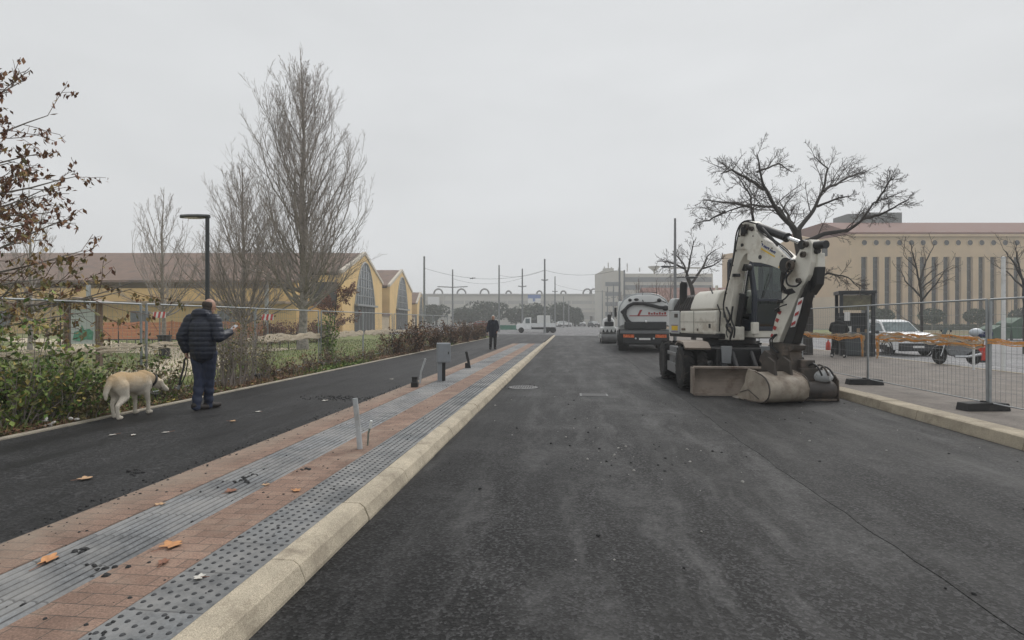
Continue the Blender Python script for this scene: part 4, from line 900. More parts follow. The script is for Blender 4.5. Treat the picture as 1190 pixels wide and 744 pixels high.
b = MB(); b.bb((-.15, -.12, .44), (.17, .13, .9)); bx = b.build('box', M_CAB, t, bevel=.02); b = MB(); b.bb((-.12, -.127, .47), (.14, -.121, .87)); b.build('door', M_CAB, bx, bevel=.002); b = MB(); b.bb((.1, -.14, .64), (.12, -.127, .7)); b.build('latch', M_RUB, bx)
p = G(546, 428, ZP); t = thing('cable_stub', 'short black cable tube leaning beside its dark foot', 'cable', p, A)
b = MB(); b.tube([(0, 0, -.05), (-.04, 0, .2), (-.11, 0, .5)], .04, 10); b.build('tube', M_RUB, t, 50); b = MB(); b.bb((-.14, -.07, -.02), (-.03, .06, .16)); b.build('foot', M_RUB, t, bevel=.015)
t = thing('manhole_cover', 'rectangular grey manhole cover set in the road', 'manhole cover', G(690, 459.5, 0), 0)
b = MB(); b.bb((-.29, -.2, -.05), (.29, .2, .012)); b.build('frame', mat('cast_iron', (.16, .16, .16), .6, .25, 8), t, bevel=.004); b = MB(); b.bb((-.25, -.16, .0), (.25, .16, .018)); b.build('lid', mat('concrete_lid', (.1, .1, .1), .85, .25, 9), t, bevel=.004)
t = thing('drain_grate', 'round dark drain grate by the kerb with asphalt crumbs', 'drain', G(608, 450.5, 0))
b = MB(); b.lathe([(.34, -.05), (.34, .01), (.27, .014), (.27, -.03)], (0, 0, 0), (0, 0, 1), 24); b.build('rim', mat('cast_iron', (.16, .16, .16)), t, 40); b = MB()
for k in range(-4, 5): x = k * .055; h = math.sqrt(.26 ** 2 - x * x); b.bb((x - .015, -h, -.01), (x + .015, h, .014))
b.build('bars', mat('cast_iron', (.16, .16, .16)), t)
# asphalt crumbs and pebbles
rng = random.Random(8); b = MB()
def crumb(x, y, z, s, mi):
    k = 6; rot = MX.Rotation(rng.uniform(0, 6), 3, 'Z') @ MX.Rotation(rng.uniform(-.4, .4), 3, 'X')
    r = [[rot @ V((cos(2 * pi * j / k) * s * q * rng.uniform(.6, 1.1), sin(2 * pi * j / k) * s * q * rng.uniform(.6, 1.1), hh * s)) + V((x, y, z)) for j in range(k)] for q, hh in ((.9, -.2), (1, .2), (.5, .6))]
    b.loft(r, mi)
for k in range(900):
    px_ = rng.random()
    if k < 150 or k > 700: x, y, z = -3.55 + 1.75 * rng.random(), 2.0 + 11 * rng.random() ** 1.6, ZP + .002
    elif k < 230 or k > 420: x, y, z = -3.64 + rng.gauss(0, .07), 2.5 + 9 * rng.random(), ZP + .003
    elif k < 275: p = G(725 + rng.gauss(0, 45), 528 + rng.gauss(0, 14), 0); x, y, z = p.x, p.y, 0
    elif k < 320: p = G(608 + rng.gauss(0, 14), 450.5 + rng.gauss(0, 2), 0); x, y, z = p.x, p.y, .012
    else: x, y, z = rng.uniform(-1.4, 5.2), rng.uniform(3.2, 11), .004
    crumb(x, y, z, rng.choice([.006, .008, .011, .017]) * (1.15 if 230 < k < 420 else .8), 0 if (k < 230 or k > 420 or rng.random() < .6) else 1)
for px, py in ((352, 449 + 98), (155, 548), (160, 551), (285, 556), (293, 553), (280, 561), (112, 663), (124, 668), (88, 643)):
    p = G(px, py, ZP)
    for k in range(5): crumb(p.x + rng.gauss(0, .035), p.y + rng.gauss(0, .035), ZP + .003, rng.uniform(.012, .028), 0)
for k in range(120): p = G(390 + rng.gauss(0, 18), 463 + rng.gauss(0, 1.3), ZP); crumb(p.x, p.y, ZP + .002, rng.uniform(.01, .022), 0)
o = b.build('asphalt_crumbs', [mat('crumb_dark', (.03, .03, .031), .9, .3), mat('crumb_pale', (.34, .33, .31), .9, .3)]); o['kind'] = 'stuff'

# fallen leaves
LEAFM = [mat('fallen_orange', (.5, .24, .1), .6, .25, 30), mat('fallen_tan', (.47, .3, .17), .6, .25, 30), mat('fallen_brown', (.22, .1, .06), .6, .25, 30), mat('fallen_pale', (.55, .53, .48), .7, .2, 30)]
def leaf(px, py, s, mi, label, curl=.3, asp=1.0):
    p = G(px, py, ZP + .004); rng = random.Random(int(px * 7 + py)); b = MB(); n = 20; rr = []
    for i in range(n):
        a = 2 * pi * i / n; lob = .62 + .38 * abs(cos(2.5 * a)) ** 1.5
        if abs(a - pi) < .4: lob *= .6
        rr.append((a, lob * s * rng.uniform(.9, 1.1)))
    def pt(a, r, f): x, y = cos(a) * r * f, sin(a) * r * f * asp; return V((x, y, .006 + curl * (abs(y) / s) ** 1.5 * s * .6 + .12 * curl * s * (1 + sin(a * 2 + 1)) * f))
    top = [V((0, 0, .006))] + [pt(a, r, .5) for a, r in rr] + [pt(a, r, 1) for a, r in rr]
    fs = [(0, 1 + i, 1 + (i + 1) % n) for i in range(n)] + [(1 + i, 1 + n + i, 1 + n + (i + 1) % n, 1 + (i + 1) % n) for i in range(n)]
    b.add(top, fs, 0); b.add([q - V((0, 0, .0015)) for q in top], [tuple(reversed(f)) for f in fs], 0)
    t = thing('fallen_leaf', label, 'leaf', p, rng.uniform(0, 6), 'fallen leaves on the paving and path'); b.build('blade', LEAFM[mi], t, 60)
    b = MB(); b.tube([(-.2 * s, 0, .008), (-s, .1 * s, .01), (-1.7 * s, .25 * s, .014)], .0022, 5); b.build('stalk', LEAFM[2], t)
for a in [(56, 653, .085, 0, 'long curled orange leaf at the edge of the ribbed paving nearest the camera', .7, .5), (199, 635, .07, 0, 'spiky orange leaf on the red pavers beside the studs', .3), (190, 655, .05, 2, 'brown curled leaf on the red pavers below the spiky orange leaf', .6, .6),
          (269, 572, .055, 2, 'reddish brown leaf on the ribbed paving in mid strip', .5), (186, 587, .04, 1, 'small tan leaf on the outer red pavers', .3), (309, 564, .035, 1, 'small pale tan leaf between ribs and red pavers', .3), (344, 571, .05, 0, 'dark-edged orange leaf on red pavers near the studs', .5, .7),
          (99, 557, .06, 1, 'lone tan leaf on the black path', .3), (193, 503, .055, 3, 'whitish scrap leaf on the path in front of the man', .3, .6), (131, 506, .05, 3, 'whitish scrap leaf on the path below the dog', .3, .6), (155, 506, .05, 3, 'second whitish scrap leaf on the path just past the dog', .3, .6),
          (378, 466, .06, 3, 'pale leaf on the path beside the dark crumb patch', .3), (270, 490, .05, 1, 'tan leaf on the path beyond the shoes of the man', .3), (232, 672, .035, 3, 'pale crumpled leaf fragment on the studded paving', .3), (455, 441, .06, 3, 'pale leaf on the path near the thin curved conduit', .3), (300, 479, .05, 3, 'pale leaf in mid path below the twiggy shrub', .3)]:
    leaf(*a)
rng = random.Random(77); t = thing('white_debris', 'heap of whitish plastic scraps under the low green shrub', 'debris', GX(62, -7.0, .1)); b = MB()
for k in range(9): b.ell((rng.gauss(0, .18), rng.gauss(0, .12), rng.uniform(.02, .14)), (rng.uniform(.02, .05), rng.uniform(.02, .045), rng.uniform(.01, .025)), nu=7, nv=5, rot=MX.Rotation(rng.uniform(0, 3), 3, 'X'))
b.build('scraps', mat('debris_white', (.6, .58, .55), .7, .3, 9), t)

# ------------------------------------------------------------------ beyond the far kerb
M_WHITE = mat('car_white', (.78, .79, .79), .25, .04, 2, coat=.5); M_CARGL = mat('car_glass', (.12, .155, .16), .06, .3, 1.5, spec=.9); M_BLKP = mat('black_plastic', (.022, .023, .025), .5, .3, 5); M_TYRE = mat('tyre_rubber', (.012, .012, .012), .85, .3, 8, dirt=(.075, .06, .05), dlo=.54, dhi=.75, bmp=.3)
M_RIM = mat('alloy_rim', (.32, .33, .34), .4, .2, 6, .6); M_LIGHT = mat('lamp_glass', (.6, .63, .65), .1, .1, 3); M_TAIL = mat('tail_red', (.55, .04, .03), .25, .15, 3); M_CHROME = mat('chrome', (.6, .61, .62), .18, .1, 3, .9)
def wheel(parent, c, r, w, ax=(1, 0, 0), rim=M_RIM, tyre=M_TYRE, tread=0, spokes=7, name='wheel'):
    ax = V(ax).normalized(); c = V(c); b = MB(); h = w / 2
    b.lathe([(r * .6, -h * .9), (r * .86, -h), (r * .97, -h * .8), (r, -h * .4), (r, h * .4), (r * .97, h * .8), (r * .86, h), (r * .6, h * .9)], c, ax, 28)
    if tread:
        u = ax.orthogonal().normalized(); q = ax.cross(u)
        for k in range(tread):
            for s in (-1, 1):
                a = 2 * pi * (k + (.5 if s > 0 else 0)) / tread; d = u * cos(a) + q * sin(a); tg = q * cos(a) - u * sin(a)
                e0 = c + d * r * .985; pts = [e0 + ax * (s * h * .08) - tg * r * .02, e0 + ax * (s * h * .92) + tg * r * .14]
                vs = [p + tg * tt * r * .035 + d * dd for p in pts for tt, dd in ((-1, -.012), (1, -.012), (1, .022), (-1, .022))]
                b.add(vs, [(0, 1, 2, 3), (7, 6, 5, 4), (0, 4, 5, 1), (1, 5, 6, 2), (2, 6, 7, 3), (3, 7, 4, 0)])
    o = b.build(name, tyre, parent, 35); b = MB()
    for s in (-1, 1):
        b.lathe([(r * .62, h * .86), (r * .58, h * .93), (r * .52, h * .6), (r * .2, h * .5), (r * .16, h * .75), (.001, h * .78)], c, ax * s, 20)
        if spokes:
            u = ax.orthogonal().normalized(); q = ax.cross(u)
            for k in range(spokes): a = 2 * pi * k / spokes; d = u * cos(a) + q * sin(a); b.cyl(c + ax * s * h * .62 + d * r * .15, c + ax * s * h * .72 + d * r * .56, r * .05, n=5)
    b.build('rim', rim, o, 35); return o
def car(name, label, cat, loc, rz, m, Lc=4.2, Wc=1.84, Hc=1.74, suv=1, group=None):
    """local -y is the front"""
    t = thing(name, label, cat, loc, rz, group); hl, hw = Lc / 2, Wc / 2
    def ring(y, z0, z1, w0, w1): return [V((-w0, y, z0)), V((w0, y, z0)), V((w1, y, z0 + (z1 - z0) * .45)), V((w1 * .95, y, z1)), V((-w1 * .95, y, z1)), V((-w1, y, z0 + (z1 - z0) * .45))]
    b = MB(); b.loft([ring(-hl, .38, .8, hw * .8, hw * .84), ring(-hl + .1, .3, .95, hw * .94, hw * .95), ring(-hl + .3, .28, 1.08, hw * .98, hw), ring(-hl + 1.15, .28, 1.15, hw * .98, hw), ring(hl - .5, .28, 1.1, hw * .98, hw), ring(hl - .06, .32, 1.08, hw * .95, hw * .95), ring(hl, .4, .95, hw * .85, hw * .88)]); b.build('body', m, t, 40, bevel=.03)
    b = MB(); cab = [(-hl + 1.1, 1.12, hw * .92), (-hl + 1.66, Hc - .1, hw * .78), (-hl + 2.1, Hc, hw * .73), (hl - .9, Hc - .02, hw * .73), (hl - .5, Hc - .12, hw * .74), (hl - .12, 1.08, hw * .9)]
    b.loft([[V((-w_, y, 1.05)), V((w_, y, 1.05)), V((w_ * (1 if z < 1.2 else .98), y, z)), V((-w_ * (1 if z < 1.2 else .98), y, z))] for y, z, w_ in cab]); b.build('roof', m, t, 30, bevel=.03)
    b = MB(); y0, y1, z0, z1 = -hl + 1.115, -hl + 1.62, 1.17, Hc - .13
    b.quad((-hw * .82, y0 - .012, z0), (hw * .82, y0 - .012, z0), (hw * .7, y1 - .02, z1), (-hw * .7, y1 - .02, z1)); b.build('windscreen', M_CARGL, t)
    b = MB(); b.quad((-hw * .8, hl - .15 + .02, 1.13), (hw * .8, hl - .15 + .02, 1.13), (hw * .7, hl - .46 + .02, Hc - .16), (-hw * .7, hl - .46 + .02, Hc - .16)); b.build('rear_window', M_CARGL, t)
    for s in (-1, 1):
        for ya, yb, sk0, sk1 in ((-hl + 1.25, -hl + 2.3, .45, 0), (-hl + 2.38, hl - .5, 0, -.2)):
            b = MB(); x0, x1 = s * (hw * .905), s * (hw * .735); b.quad((x0, ya, 1.12), (x0, yb, 1.12), (x1 + s * .01, yb + sk1, Hc - .16), (x1 + s * .01, ya + sk0, Hc - .16)); b.build('side_window', M_CARGL, t)
        for y in (-hl + .78, hl - .78):
            wheel(t, (s * (hw - .11), y, .34), .34, .22); b = MB(); b.lathe([(.36, .005), (.44, .005), (.44, .03), (.36, .03)], (s * (hw - .02), y, .36), (s, 0, 0), 22, closed=True); b.build('wheel_arch', M_BLKP, t)
        b = MB(); b.ell((s * hw * 1.06, -hl + 1.45, 1.12), (.1, .07, .09)); b.build('mirror', M_BLKP, t)
        b = MB(); b.bb((s * hw * .45, -hl - .01, .72), (s * hw * .82, -hl + .1, .9)); b.build('headlight', M_LIGHT, t, bevel=.02)
        b = MB(); b.bb((s * hw * .62, hl - .08, .8), (s * hw * .86, hl + .01, 1.0)); b.build('tail_light', M_TAIL, t, bevel=.02)
        b = MB(); b.bb((s * hw * 1.0, -hl + .75, .27), (s * hw * 1.015, hl - .75, .5)); b.build('sill', M_BLKP, t); b = MB(); b.bb((s * hw * 1.002, -hl + 2.05, .9), (s * hw * 1.025, -hl + 2.22, .94)); b.build('door_handle', M_BLKP, t)
    b = MB(); b.bb((-hw * .9, -hl - .045, .24), (hw * .9, -hl + .12, .62)); b.build('bumper', M_BLKP, t, bevel=.03); b = MB(); b.bb((-hw * .42, -hl - .015, .68), (hw * .42, -hl + .05, .86)); b.build('grille', M_BLKP, t, bevel=.01)
    b = MB(); b.bb((-.25, -hl - .055, .4), (.25, -hl - .047, .5)); b.build('number_plate', M_WHP, t); return t
car('parked_car', 'white small off-roader parked behind the orange netting, facing the road', 'car', (16.06, 29.0, -.12), R(3), M_WHITE)
# kiosk
M_KI = mat('kiosk_black', (.022, .025, .028), .4, .25, 3); p = G(996, 414, ZP); t = thing('kiosk', 'black framed kiosk with an open glazed top beside the white car', 'kiosk', p, A + R(-22)); hw, hh, dp = .55, 2.5, 1.0
for x in (-hw, hw): 
    for y in (0, dp): b = MB(); b.bb((x - .06, y - .06, 0), (x + .06, y + .06, hh)); b.build('post', M_KI, t, bevel=.008)
b = MB(); b.bb((-hw - .1, -.1, hh), (hw + .1, dp + .1, hh + .14)); b.build('roof', M_KI, t, bevel=.01); b = MB(); b.bb((-hw + .06, .0, 0.02), (hw - .06, dp, .95)); b.build('counter', mat('kiosk_grey', (.05, .06, .065), .5, .2, 3), t, bevel=.01)
b = MB(); b.bb((-hw + .06, dp - .02, .95), (hw - .06, dp + .02, 1.75)); b.build('back_panel', M_KI, t); b = MB(); b.bb((-hw + .06, .02, 1.85), (hw - .06, .05, 2.45)); b.build('window', mat('kiosk_glass', (.13, .12, .07), .15, .5, 4), t)
b = MB(); b.bb((-.3, .2, .95), (-.15, .35, 1.2)); b.bb((-.44, -.01, 1.42), (-.24, .02, 1.78)); b.build('notice', M_WHP, t)
b = MB(); b.bb((.02, .1, .95), (.12, .2, 1.12)); b.bb((.3, .1, .95), (.38, .2, 1.08)); b.build('till', mat('till_tan', (.35, .25, .16), .6), t)
b = MB(); b.lathe([(.09, 0), (.11, .02), (.1, .36), (.06, .4), (.03, .46)], G(962.5, 407, ZP) , (0, 0, 1), 12); t = thing('gas_bottle', 'red cylinder standing on the sidewalk beside the leaning person', 'bottle'); b.build('body', mat('bottle_red', (.5, .05, .03), .4, .2), t, 50)
b = MB(); pz = G(962.5, 407, ZP); b.cyl(pz + V((0, 0, .44)), pz + V((0, 0, .52)), .025); b.build('valve', M_BLKP, t)
# motorcycle, side on, front wheel toward the camera's left
p = G(1114, 424, ZP); t = thing('motorcycle', 'black and silver touring motorcycle parked behind the fence', 'motorcycle', (p.x, p.y + .1, ZP), A + R(-14))
M_SILV = mat('moto_silver', (.16, .165, .17), .3, .2, 6, .5)
wheel(t, (-.72, 0, .3), .3, .13, (0, 1, 0)); wheel(t, (.72, 0, .3), .3, .16, (0, 1, 0))
b = MB(); b.loft([[V((x, -w_, z0)), V((x, w_, z0)), V((x, w_ * .8, z1)), V((x, -w_ * .8, z1))] for x, w_, z0, z1 in ((-.55, .06, .62, .95), (-.4, .16, .35, 1.02), (-.1, .2, .28, .85), (.3, .2, .35, .8), (.7, .16, .55, .84), (1.0, .07, .68, .84))]); b.build('fairing', M_SILV, t, 40, bevel=.02)
b = MB(); b.loft([[V((x, -w_, z0)), V((x, w_, z0)), V((x, w_ * .8, z1)), V((x, -w_ * .8, z1))] for x, w_, z0, z1 in ((-.12, .1, .78, .92), (.1, .17, .8, .88), (.45, .17, .8, .9), (.85, .13, .82, .95))]); b.build('seat', M_BLKP, t, 40, bevel=.02)
b = MB(); b.tube([(-.72, -.09, .3), (-.6, -.1, .62), (-.48, -.1, .98)], .03, 8); b.tube([(-.72, .09, .3), (-.6, .1, .62), (-.48, .1, .98)], .03, 8); b.build('fork', M_CHROME, t, 40)
b = MB(); b.tube([(-.38, -.36, 1.0), (-.46, -.15, 1.05), (-.5, 0, 1.03), (-.46, .15, 1.05), (-.38, .36, 1.0)], .018, 8); b.build('handlebar', M_BLKP, t, 40)
b = MB(); b.quad((-.62, -.17, .95), (-.62, .17, .95), (-.42, .14, 1.32), (-.42, -.14, 1.32)); b.build('windscreen', M_CARGL, t)
b = MB(); b.ell((-.63, 0, .84), (.07, .11, .08)); b.build('headlight', M_LIGHT, t, 60); b = MB(); b.tube([(-.2, -.2, .3), (.3, -.24, .3), (.85, -.26, .4)], [.04, .05, .06], 9); b.build('exhaust', M_CHROME, t, 50)
b = MB(); b.tube([(-1.0, 0, .5), (-.9, 0, .6), (-.72, 0, .64), (-.54, 0, .6)], .06, 8); b.build('mudguard', M_BLKP, t, 50)
for s in (-1, 1): b = MB(); b.tube([(-.44, s * .2, 1.05), (-.44, s * .3, 1.2)], .01, 6); b.ell((-.44, s * .33, 1.22), (.02, .08, .05)); b.build('mirror', M_BLKP, t, 50)
b = MB(); b.ell((.78, 0, 1.12), (.27, .24, .2)); tag(b.build('helmet', mat('helmet_pale', (.5, .54, .58), .3, .15), smooth=60), 'pale helmet resting on the motorcycle tail', 'helmet'); hel = bpy.data.objects['helmet']; hel.location = t.location; hel.rotation_euler = t.rotation_euler; hel.scale = (.7,) * 3; t.scale = (.66, .85, .9); hel.location.z += .26
b = MB(); b.bb((-.27, -.22, 0), (.27, .22, .12)); b.bb((-.02, -.25, .02), (.27, .25, .2)); hb = b.build('luggage', mat('luggage_navy', (.02, .03, .09), .4, .2), bevel=.04); hb.location = t.matrix_basis @ V((1.1, 0, 1.0)); hb.scale = (.7, .8, .9); hb.rotation_euler = t.rotation_euler; tag(hb, 'dark navy luggage case behind the pale helmet', 'case')
p = G(1139, 421, ZP); t = thing('red_cover', 'bright red round plastic cover standing beside the motorcycle tail', 'cover', p + V((0, 0, 0)), A)
b = MB(); b.lathe([(.03, -.2), (.22, -.2), (.26, -.15), (.27, 0), (.26, .15), (.22, .2), (.03, .2)], (0, 0, .3), (.3, 1, 0), 24); b.build('drum', mat('cover_red', (.6, .045, .025), .45, .2, 4), t, 40)
b = MB(); b.bb((-.22, -.2, 0), (.22, .2, .06)); b.build('base', M_BLKP, t, bevel=.01); b = MB(); b.tube([(-.2, -.1, .5), (0, -.1, .62), (.2, -.1, .5)], .02, 6); b.build('handle', mat('cover_dark_red', (.25, .03, .02), .5), t, 40)
# green containers
M_GRN = mat('container_green', (.05, .105, .065), .6, .2, 2, dirt=(.1, .12, .09))
for i, (px, wd, hh, lab) in enumerate([(1156, 1.5, 1.3, 'smaller green waste container left of the white pole'), (1180, 2.0, 1.95, 'bigger gabled green waste container right of the white pole')]):
    t = thing('waste_container', lab, 'container', atz(px, 46, -.12), A, 'green waste containers in the car park')
    b = MB(); b.loft([[V((x * wd / 2, y, z)) for x, y in ((-k, -.7), (k, -.7), (k, .7), (-k, .7))] for k, z in ((.88, .15), (1, hh * .68))]); b.build('body', M_GRN, t, bevel=.02)
    b = MB(); b.prism([(-wd * .53, hh * .68), (wd * .53, hh * .68), (wd * .5, hh * .76), (wd * .1, hh), (-wd * .1, hh), (-wd * .5, hh * .76)], (0, -.75, 0), (1, 0, 0), (0, 0, 1), (0, 1, 0), 0, 1.5); b.build('lid', M_GRN, t, bevel=.02)
    b = MB(); b.bb((-wd * .03, -.76, .2), (wd * .03, -.72, hh * .9)); b.build('rib', M_BLKP, t)
    for s in (-1, 1): b = MB(); b.cyl((s * wd * .38, -.5, .08), (s * wd * .38, -.4, .08), .08, n=10); b.build('wheel', M_RUB, t)
t = thing('garden_wall', 'low pale wall closing the car park behind the containers', 'wall', atz(1046, 60, -.12), A); b = MB(); b.bb((0, 0, 0), (34, .3, .5)); b.build('wall_body', M_TRAV2, t); b = MB(); b.bb((-.05, -.05, .5), (34.05, .35, .58)); b.build('coping', M_TRIM, t)
t = thing('hedge', 'low clipped green hedge at the foot of the office block', 'hedge', atz(1006, 84, .05), A); b = MB(); rng = random.Random(3)
for k in range(6000): leafq(b, rng, V((rng.uniform(0, 50), rng.uniform(0, 1.2), rng.uniform(.05, 1.0))), .13, rng.choice([0, 0, 1, 2]))
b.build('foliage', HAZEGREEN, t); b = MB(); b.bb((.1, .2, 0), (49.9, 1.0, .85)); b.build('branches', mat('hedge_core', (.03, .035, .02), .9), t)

# ------------------------------------------------------------------ far traffic
car('distant_car', 'white car waiting by the far masts', 'car', atz(655, 140, 0), A + R(100), M_WHITE, Hc=1.5, group='distant cars at the crossing')
car('distant_car', 'pale car at the far end of the road', 'car', atz(676, 150, 0), A, mat('car_silver', (.55, .56, .57), .3), Hc=1.5, group='distant cars at the crossing')
car('distant_car', 'dark car in the fog beside the road end', 'car', atz(690, 130, 0), A + R(10), mat('car_dark', (.06, .065, .07), .3), Hc=1.5, group='distant cars at the crossing')
car('distant_car', 'red car parked behind the far hedge', 'car', atz(563, 105, 0), A + R(85), mat('car_red', (.25, .06, .05), .3), Hc=1.5, group='distant cars at the crossing')
t = thing('green_barrier', 'long low green site barrier beside the white lorry', 'barrier', atz(575, 86, 0), A); b = MB(); b.bb((0, 0, .12), (3.6, .06, .85)); b.build('panel', mat('barrier_green', (.07, .2, .14), .6, .2, 1), t)
for x in (.1, 1.8, 3.5): b = MB(); b.bb((x - .04, .06, 0), (x + .04, .14, .95)); b.build('post', M_STEEL, t)
# white lorry, facing left
t = thing('white_lorry', 'white drop-side lorry with a boxy load, crossing behind the thin masts', 'lorry', atz(622, 70, 0), A)
b = MB(); b.loft([[V((x, -.95, z0)), V((x, .95, z0)), V((x, .9, z1)), V((x, -.9, z1))] for x, z0, z1 in ((-2.5, .5, .95), (-2.4, .45, 1.15), (-1.75, .45, 1.2), (-1.35, .45, 1.95), (-.6, .45, 2.0), (-.55, .45, 2.0))]); cabm = b.build('cab', M_WHITE, t, 30, bevel=.04)
b = MB(); b.quad((-1.74, -.85, 1.24), (-1.74, .85, 1.24), (-1.4, .8, 1.9), (-1.4, -.8, 1.9)); b.bb((-1.3, -.97, 1.25), (-.75, -.955, 1.85)); b.build('window', M_CARGL, cabm)
b = MB(); b.bb((-.5, -1, .75), (2.6, 1, .9)); b.bb((-.5, -1, .9), (2.6, -.94, 1.25)); b.bb((-.5, .94, .9), (2.6, 1, 1.25)); b.bb((2.54, -1, .9), (2.6, 1, 1.25)); b.build('load_bed', M_WHITE, t)
b = MB(); b.bb((.3, -.85, .9), (1.9, .85, 2.25)); b.build('load_box', mat('load_white', (.72, .72, .7), .6, .1), t, bevel=.06); b = MB(); b.tube([(1.95, 0, .9), (2.15, 0, 2.2), (2.4, 0, .9)], .06, 6); b.build('load_frame', M_STEEL, t)
for x in (-1.85, 1.5, 2.3): 
    for s in (-1, 1): wheel(t, (x, s * .85, .36), .36, .24, (0, 1, 0))
b = MB(); b.bb((-2.4, -.4, .45), (2.5, .4, .7)); b.build('chassis', M_BLKP, t)
# ------------------------------------------------------------------ the wheeled excavator
M_EXW = mat('excavator_cream', (.7, .675, .6), .4, .06, 3, dirt=(.33, .27, .2), dlo=.52, dhi=.72)
M_EXG = mat('counterweight_grey', (.5, .51, .5), .5, .07, 3, dirt=(.36, .33, .29), dlo=.6, dhi=.8)
M_EXD = mat('excavator_black', (.011, .0115, .013), .5, .35, 5, dirt=(.06, .05, .042), dlo=.58, dhi=.75)
M_EXM = mat('muddy_metal', (.062, .052, .044), .7, .4, 6, dirt=(.17, .13, .1), dlo=.5, dhi=.7, bmp=.3)
M_BLADE = mat('muddy_blade', (.24, .2, .165), .75, .25, 4, dirt=(.12, .08, .06), dlo=.5, dhi=.66)
M_BUCK = mat('bucket_steel', (.33, .285, .23), .55, .25, 4, dirt=(.13, .09, .065), dlo=.48, dhi=.68)
M_YELP = mat('decal_yellow', (.75, .5, .04), .5, .1); M_BLUEP = mat('decal_blue', (.04, .06, .2), .5, .1); M_REDD = mat('decal_red', (.36, .035, .035), .5, .12, 9)
M_HOSE = mat('rubber_hose', (.015, .015, .016), .45, .3, 6)
m, nt, bb_ = nodes('cab_glass'); nt.nodes.remove(bb_); tr_ = nt.nodes.new('ShaderNodeBsdfTransparent'); tr_.inputs[0].default_value = (.42, .5, .48, 1); gl_ = nt.nodes.new('ShaderNodeBsdfGlossy'); gl_.inputs['Roughness'].default_value = .06; gl_.inputs[0].default_value = (.8, .85, .85, 1)
fr_ = nt.nodes.new('ShaderNodeFresnel'); fr_.inputs[0].default_value = 1.5; ms_ = nt.nodes.new('ShaderNodeMixShader'); sm_ = N(nt, 'ShaderNodeMath', operation='MULTIPLY_ADD'); L(nt, fr_.outputs[0], sm_.inputs[0]); sm_.inputs[1].default_value = 1.2; sm_.inputs[2].default_value = .03; L(nt, sm_.outputs[0], ms_.inputs[0]); L(nt, tr_.outputs[0], ms_.inputs[1]); L(nt, gl_.outputs[0], ms_.inputs[2]); L(nt, ms_.outputs[0], nt.nodes['Material Output'].inputs[0]); M_CABG = m
TH = R(19); PV = V((3.75, 13.75, 0))
t = thing('excavator', 'white wheeled excavator with raised folded boom, dozer blade and muddy bucket', 'excavator', PV); ex = t
MI = MX.Translation(-PV)                                   # world -> machine
HR = MX.Rotation(TH, 4, 'Z')                               # upper body turned
# undercarriage (machine axes; -y is forward)
ux0 = 3.73 - PV.x
def umb(): return MB(MX.Translation((ux0, 0, 0)))
b = umb(); b.bb((-.55, -1.6, .42), (.55, 1.6, .95)); b.bb((-.75, -.5, .5), (.75, .6, 1.0)); b.build('chassis', M_EXD, t, bevel=.03)
b = umb(); b.lathe([(.55, .95), (.62, .97), (.62, 1.12), (.5, 1.14)], (.2, .1, 0), (0, 0, 1), 28); b.build('slew_ring', M_EXD, t, 40)
for y in (-1.22, 1.1):
    b = umb(); b.tube([(-1.1, y, .5), (-.3, y, .5), (.3, y, .5), (1.1, y, .5)], [.12, .17, .17, .12], 10); b.build('axle', M_EXD, t, 40)
    for s in (-1, 1):
        for o_ in (.86, 1.14): wheel(t, (ux0 + s * o_, y, .5), .5, .25, (1, 0, 0), M_EXM if o_ > 1 else M_EXD, M_TYRE, 20, 0)
b = umb()
for s in (-1, 1): b.bb((s * .62, -.62, .45), (s * 1.2, .55, .52)); b.bb((s * 1.16, -.62, .28), (s * 1.22, .55, .52)); b.bb((s * 1.16, -.6, .7), (s * 1.22, .53, .78))
b.build('step', mat('step_grey', (.2, .2, .2), .6, .25, 6, dirt=(.12, .1, .09)), t, bevel=.01)
b = umb(); b.bb((-1.18, -.5, .5), (-.6, .45, .92)); b.bb((.6, -.5, .5), (1.18, .45, .92)); b.build('toolbox', mat('toolbox_grey', (.15, .155, .16), .6, .2, 4, dirt=(.1, .085, .07)), t, bevel=.02)
for s in (-1,):
    b = umb(); b.prism([(-1.75, .96), (-1.5, 1.08), (-.9, 1.1), (-.62, 1.0), (-.62, .96), (-.92, 1.05), (-1.48, 1.03), (-1.72, .92)], (s * 1.24, 0, 0), (0, 1, 0), (0, 0, 1), (-s, 0, 0), 0, .55); b.build('mudguard', M_BLADE, t, bevel=.008)
b = umb(); pr = []
n = 9; outer = [(-2.28 - .16 * sin(pi * k / n) * -1, .02 + .56 * k / n) for k in range(n + 1)]; inner = [(y + .04, z) for y, z in reversed(outer)]
b.prism(outer + inner, (-1.18, 0, 0), (0, 1, 0), (0, 0, 1), (1, 0, 0), 0, 2.5); b.bb((-1.2, -2.34, .02), (-1.165, -2.06, .58)); b.bb((1.305, -2.34, .02), (1.34, -2.06, .58)); b.bb((-1.18, -2.34, .56), (1.32, -2.2, .605)); b.bb((-1.18, -2.36, .0), (1.32, -2.26, .05)); b.build('blade', M_BLADE, t, bevel=.008)
for x in (-.42, .42): b = umb(); b.prism([(-2.1, .2), (-2.1, .5), (-1.3, .75), (-1.3, .5)], (x - .07, 0, 0), (0, 1, 0), (0, 0, 1), (1, 0, 0), 0, .14); b.build('blade_arm', M_EXD, t, bevel=.01)
for x in (-.2, .2): b = umb(); b.cyl((x, -1.55, .88), (x, -2.05, .42), .05, n=10); b.cyl((x, -1.7, .75), (x, -2.05, .42), .028, n=8, mi=1); b.build('blade_cylinder', [M_EXD, M_CHROME], t, 40)
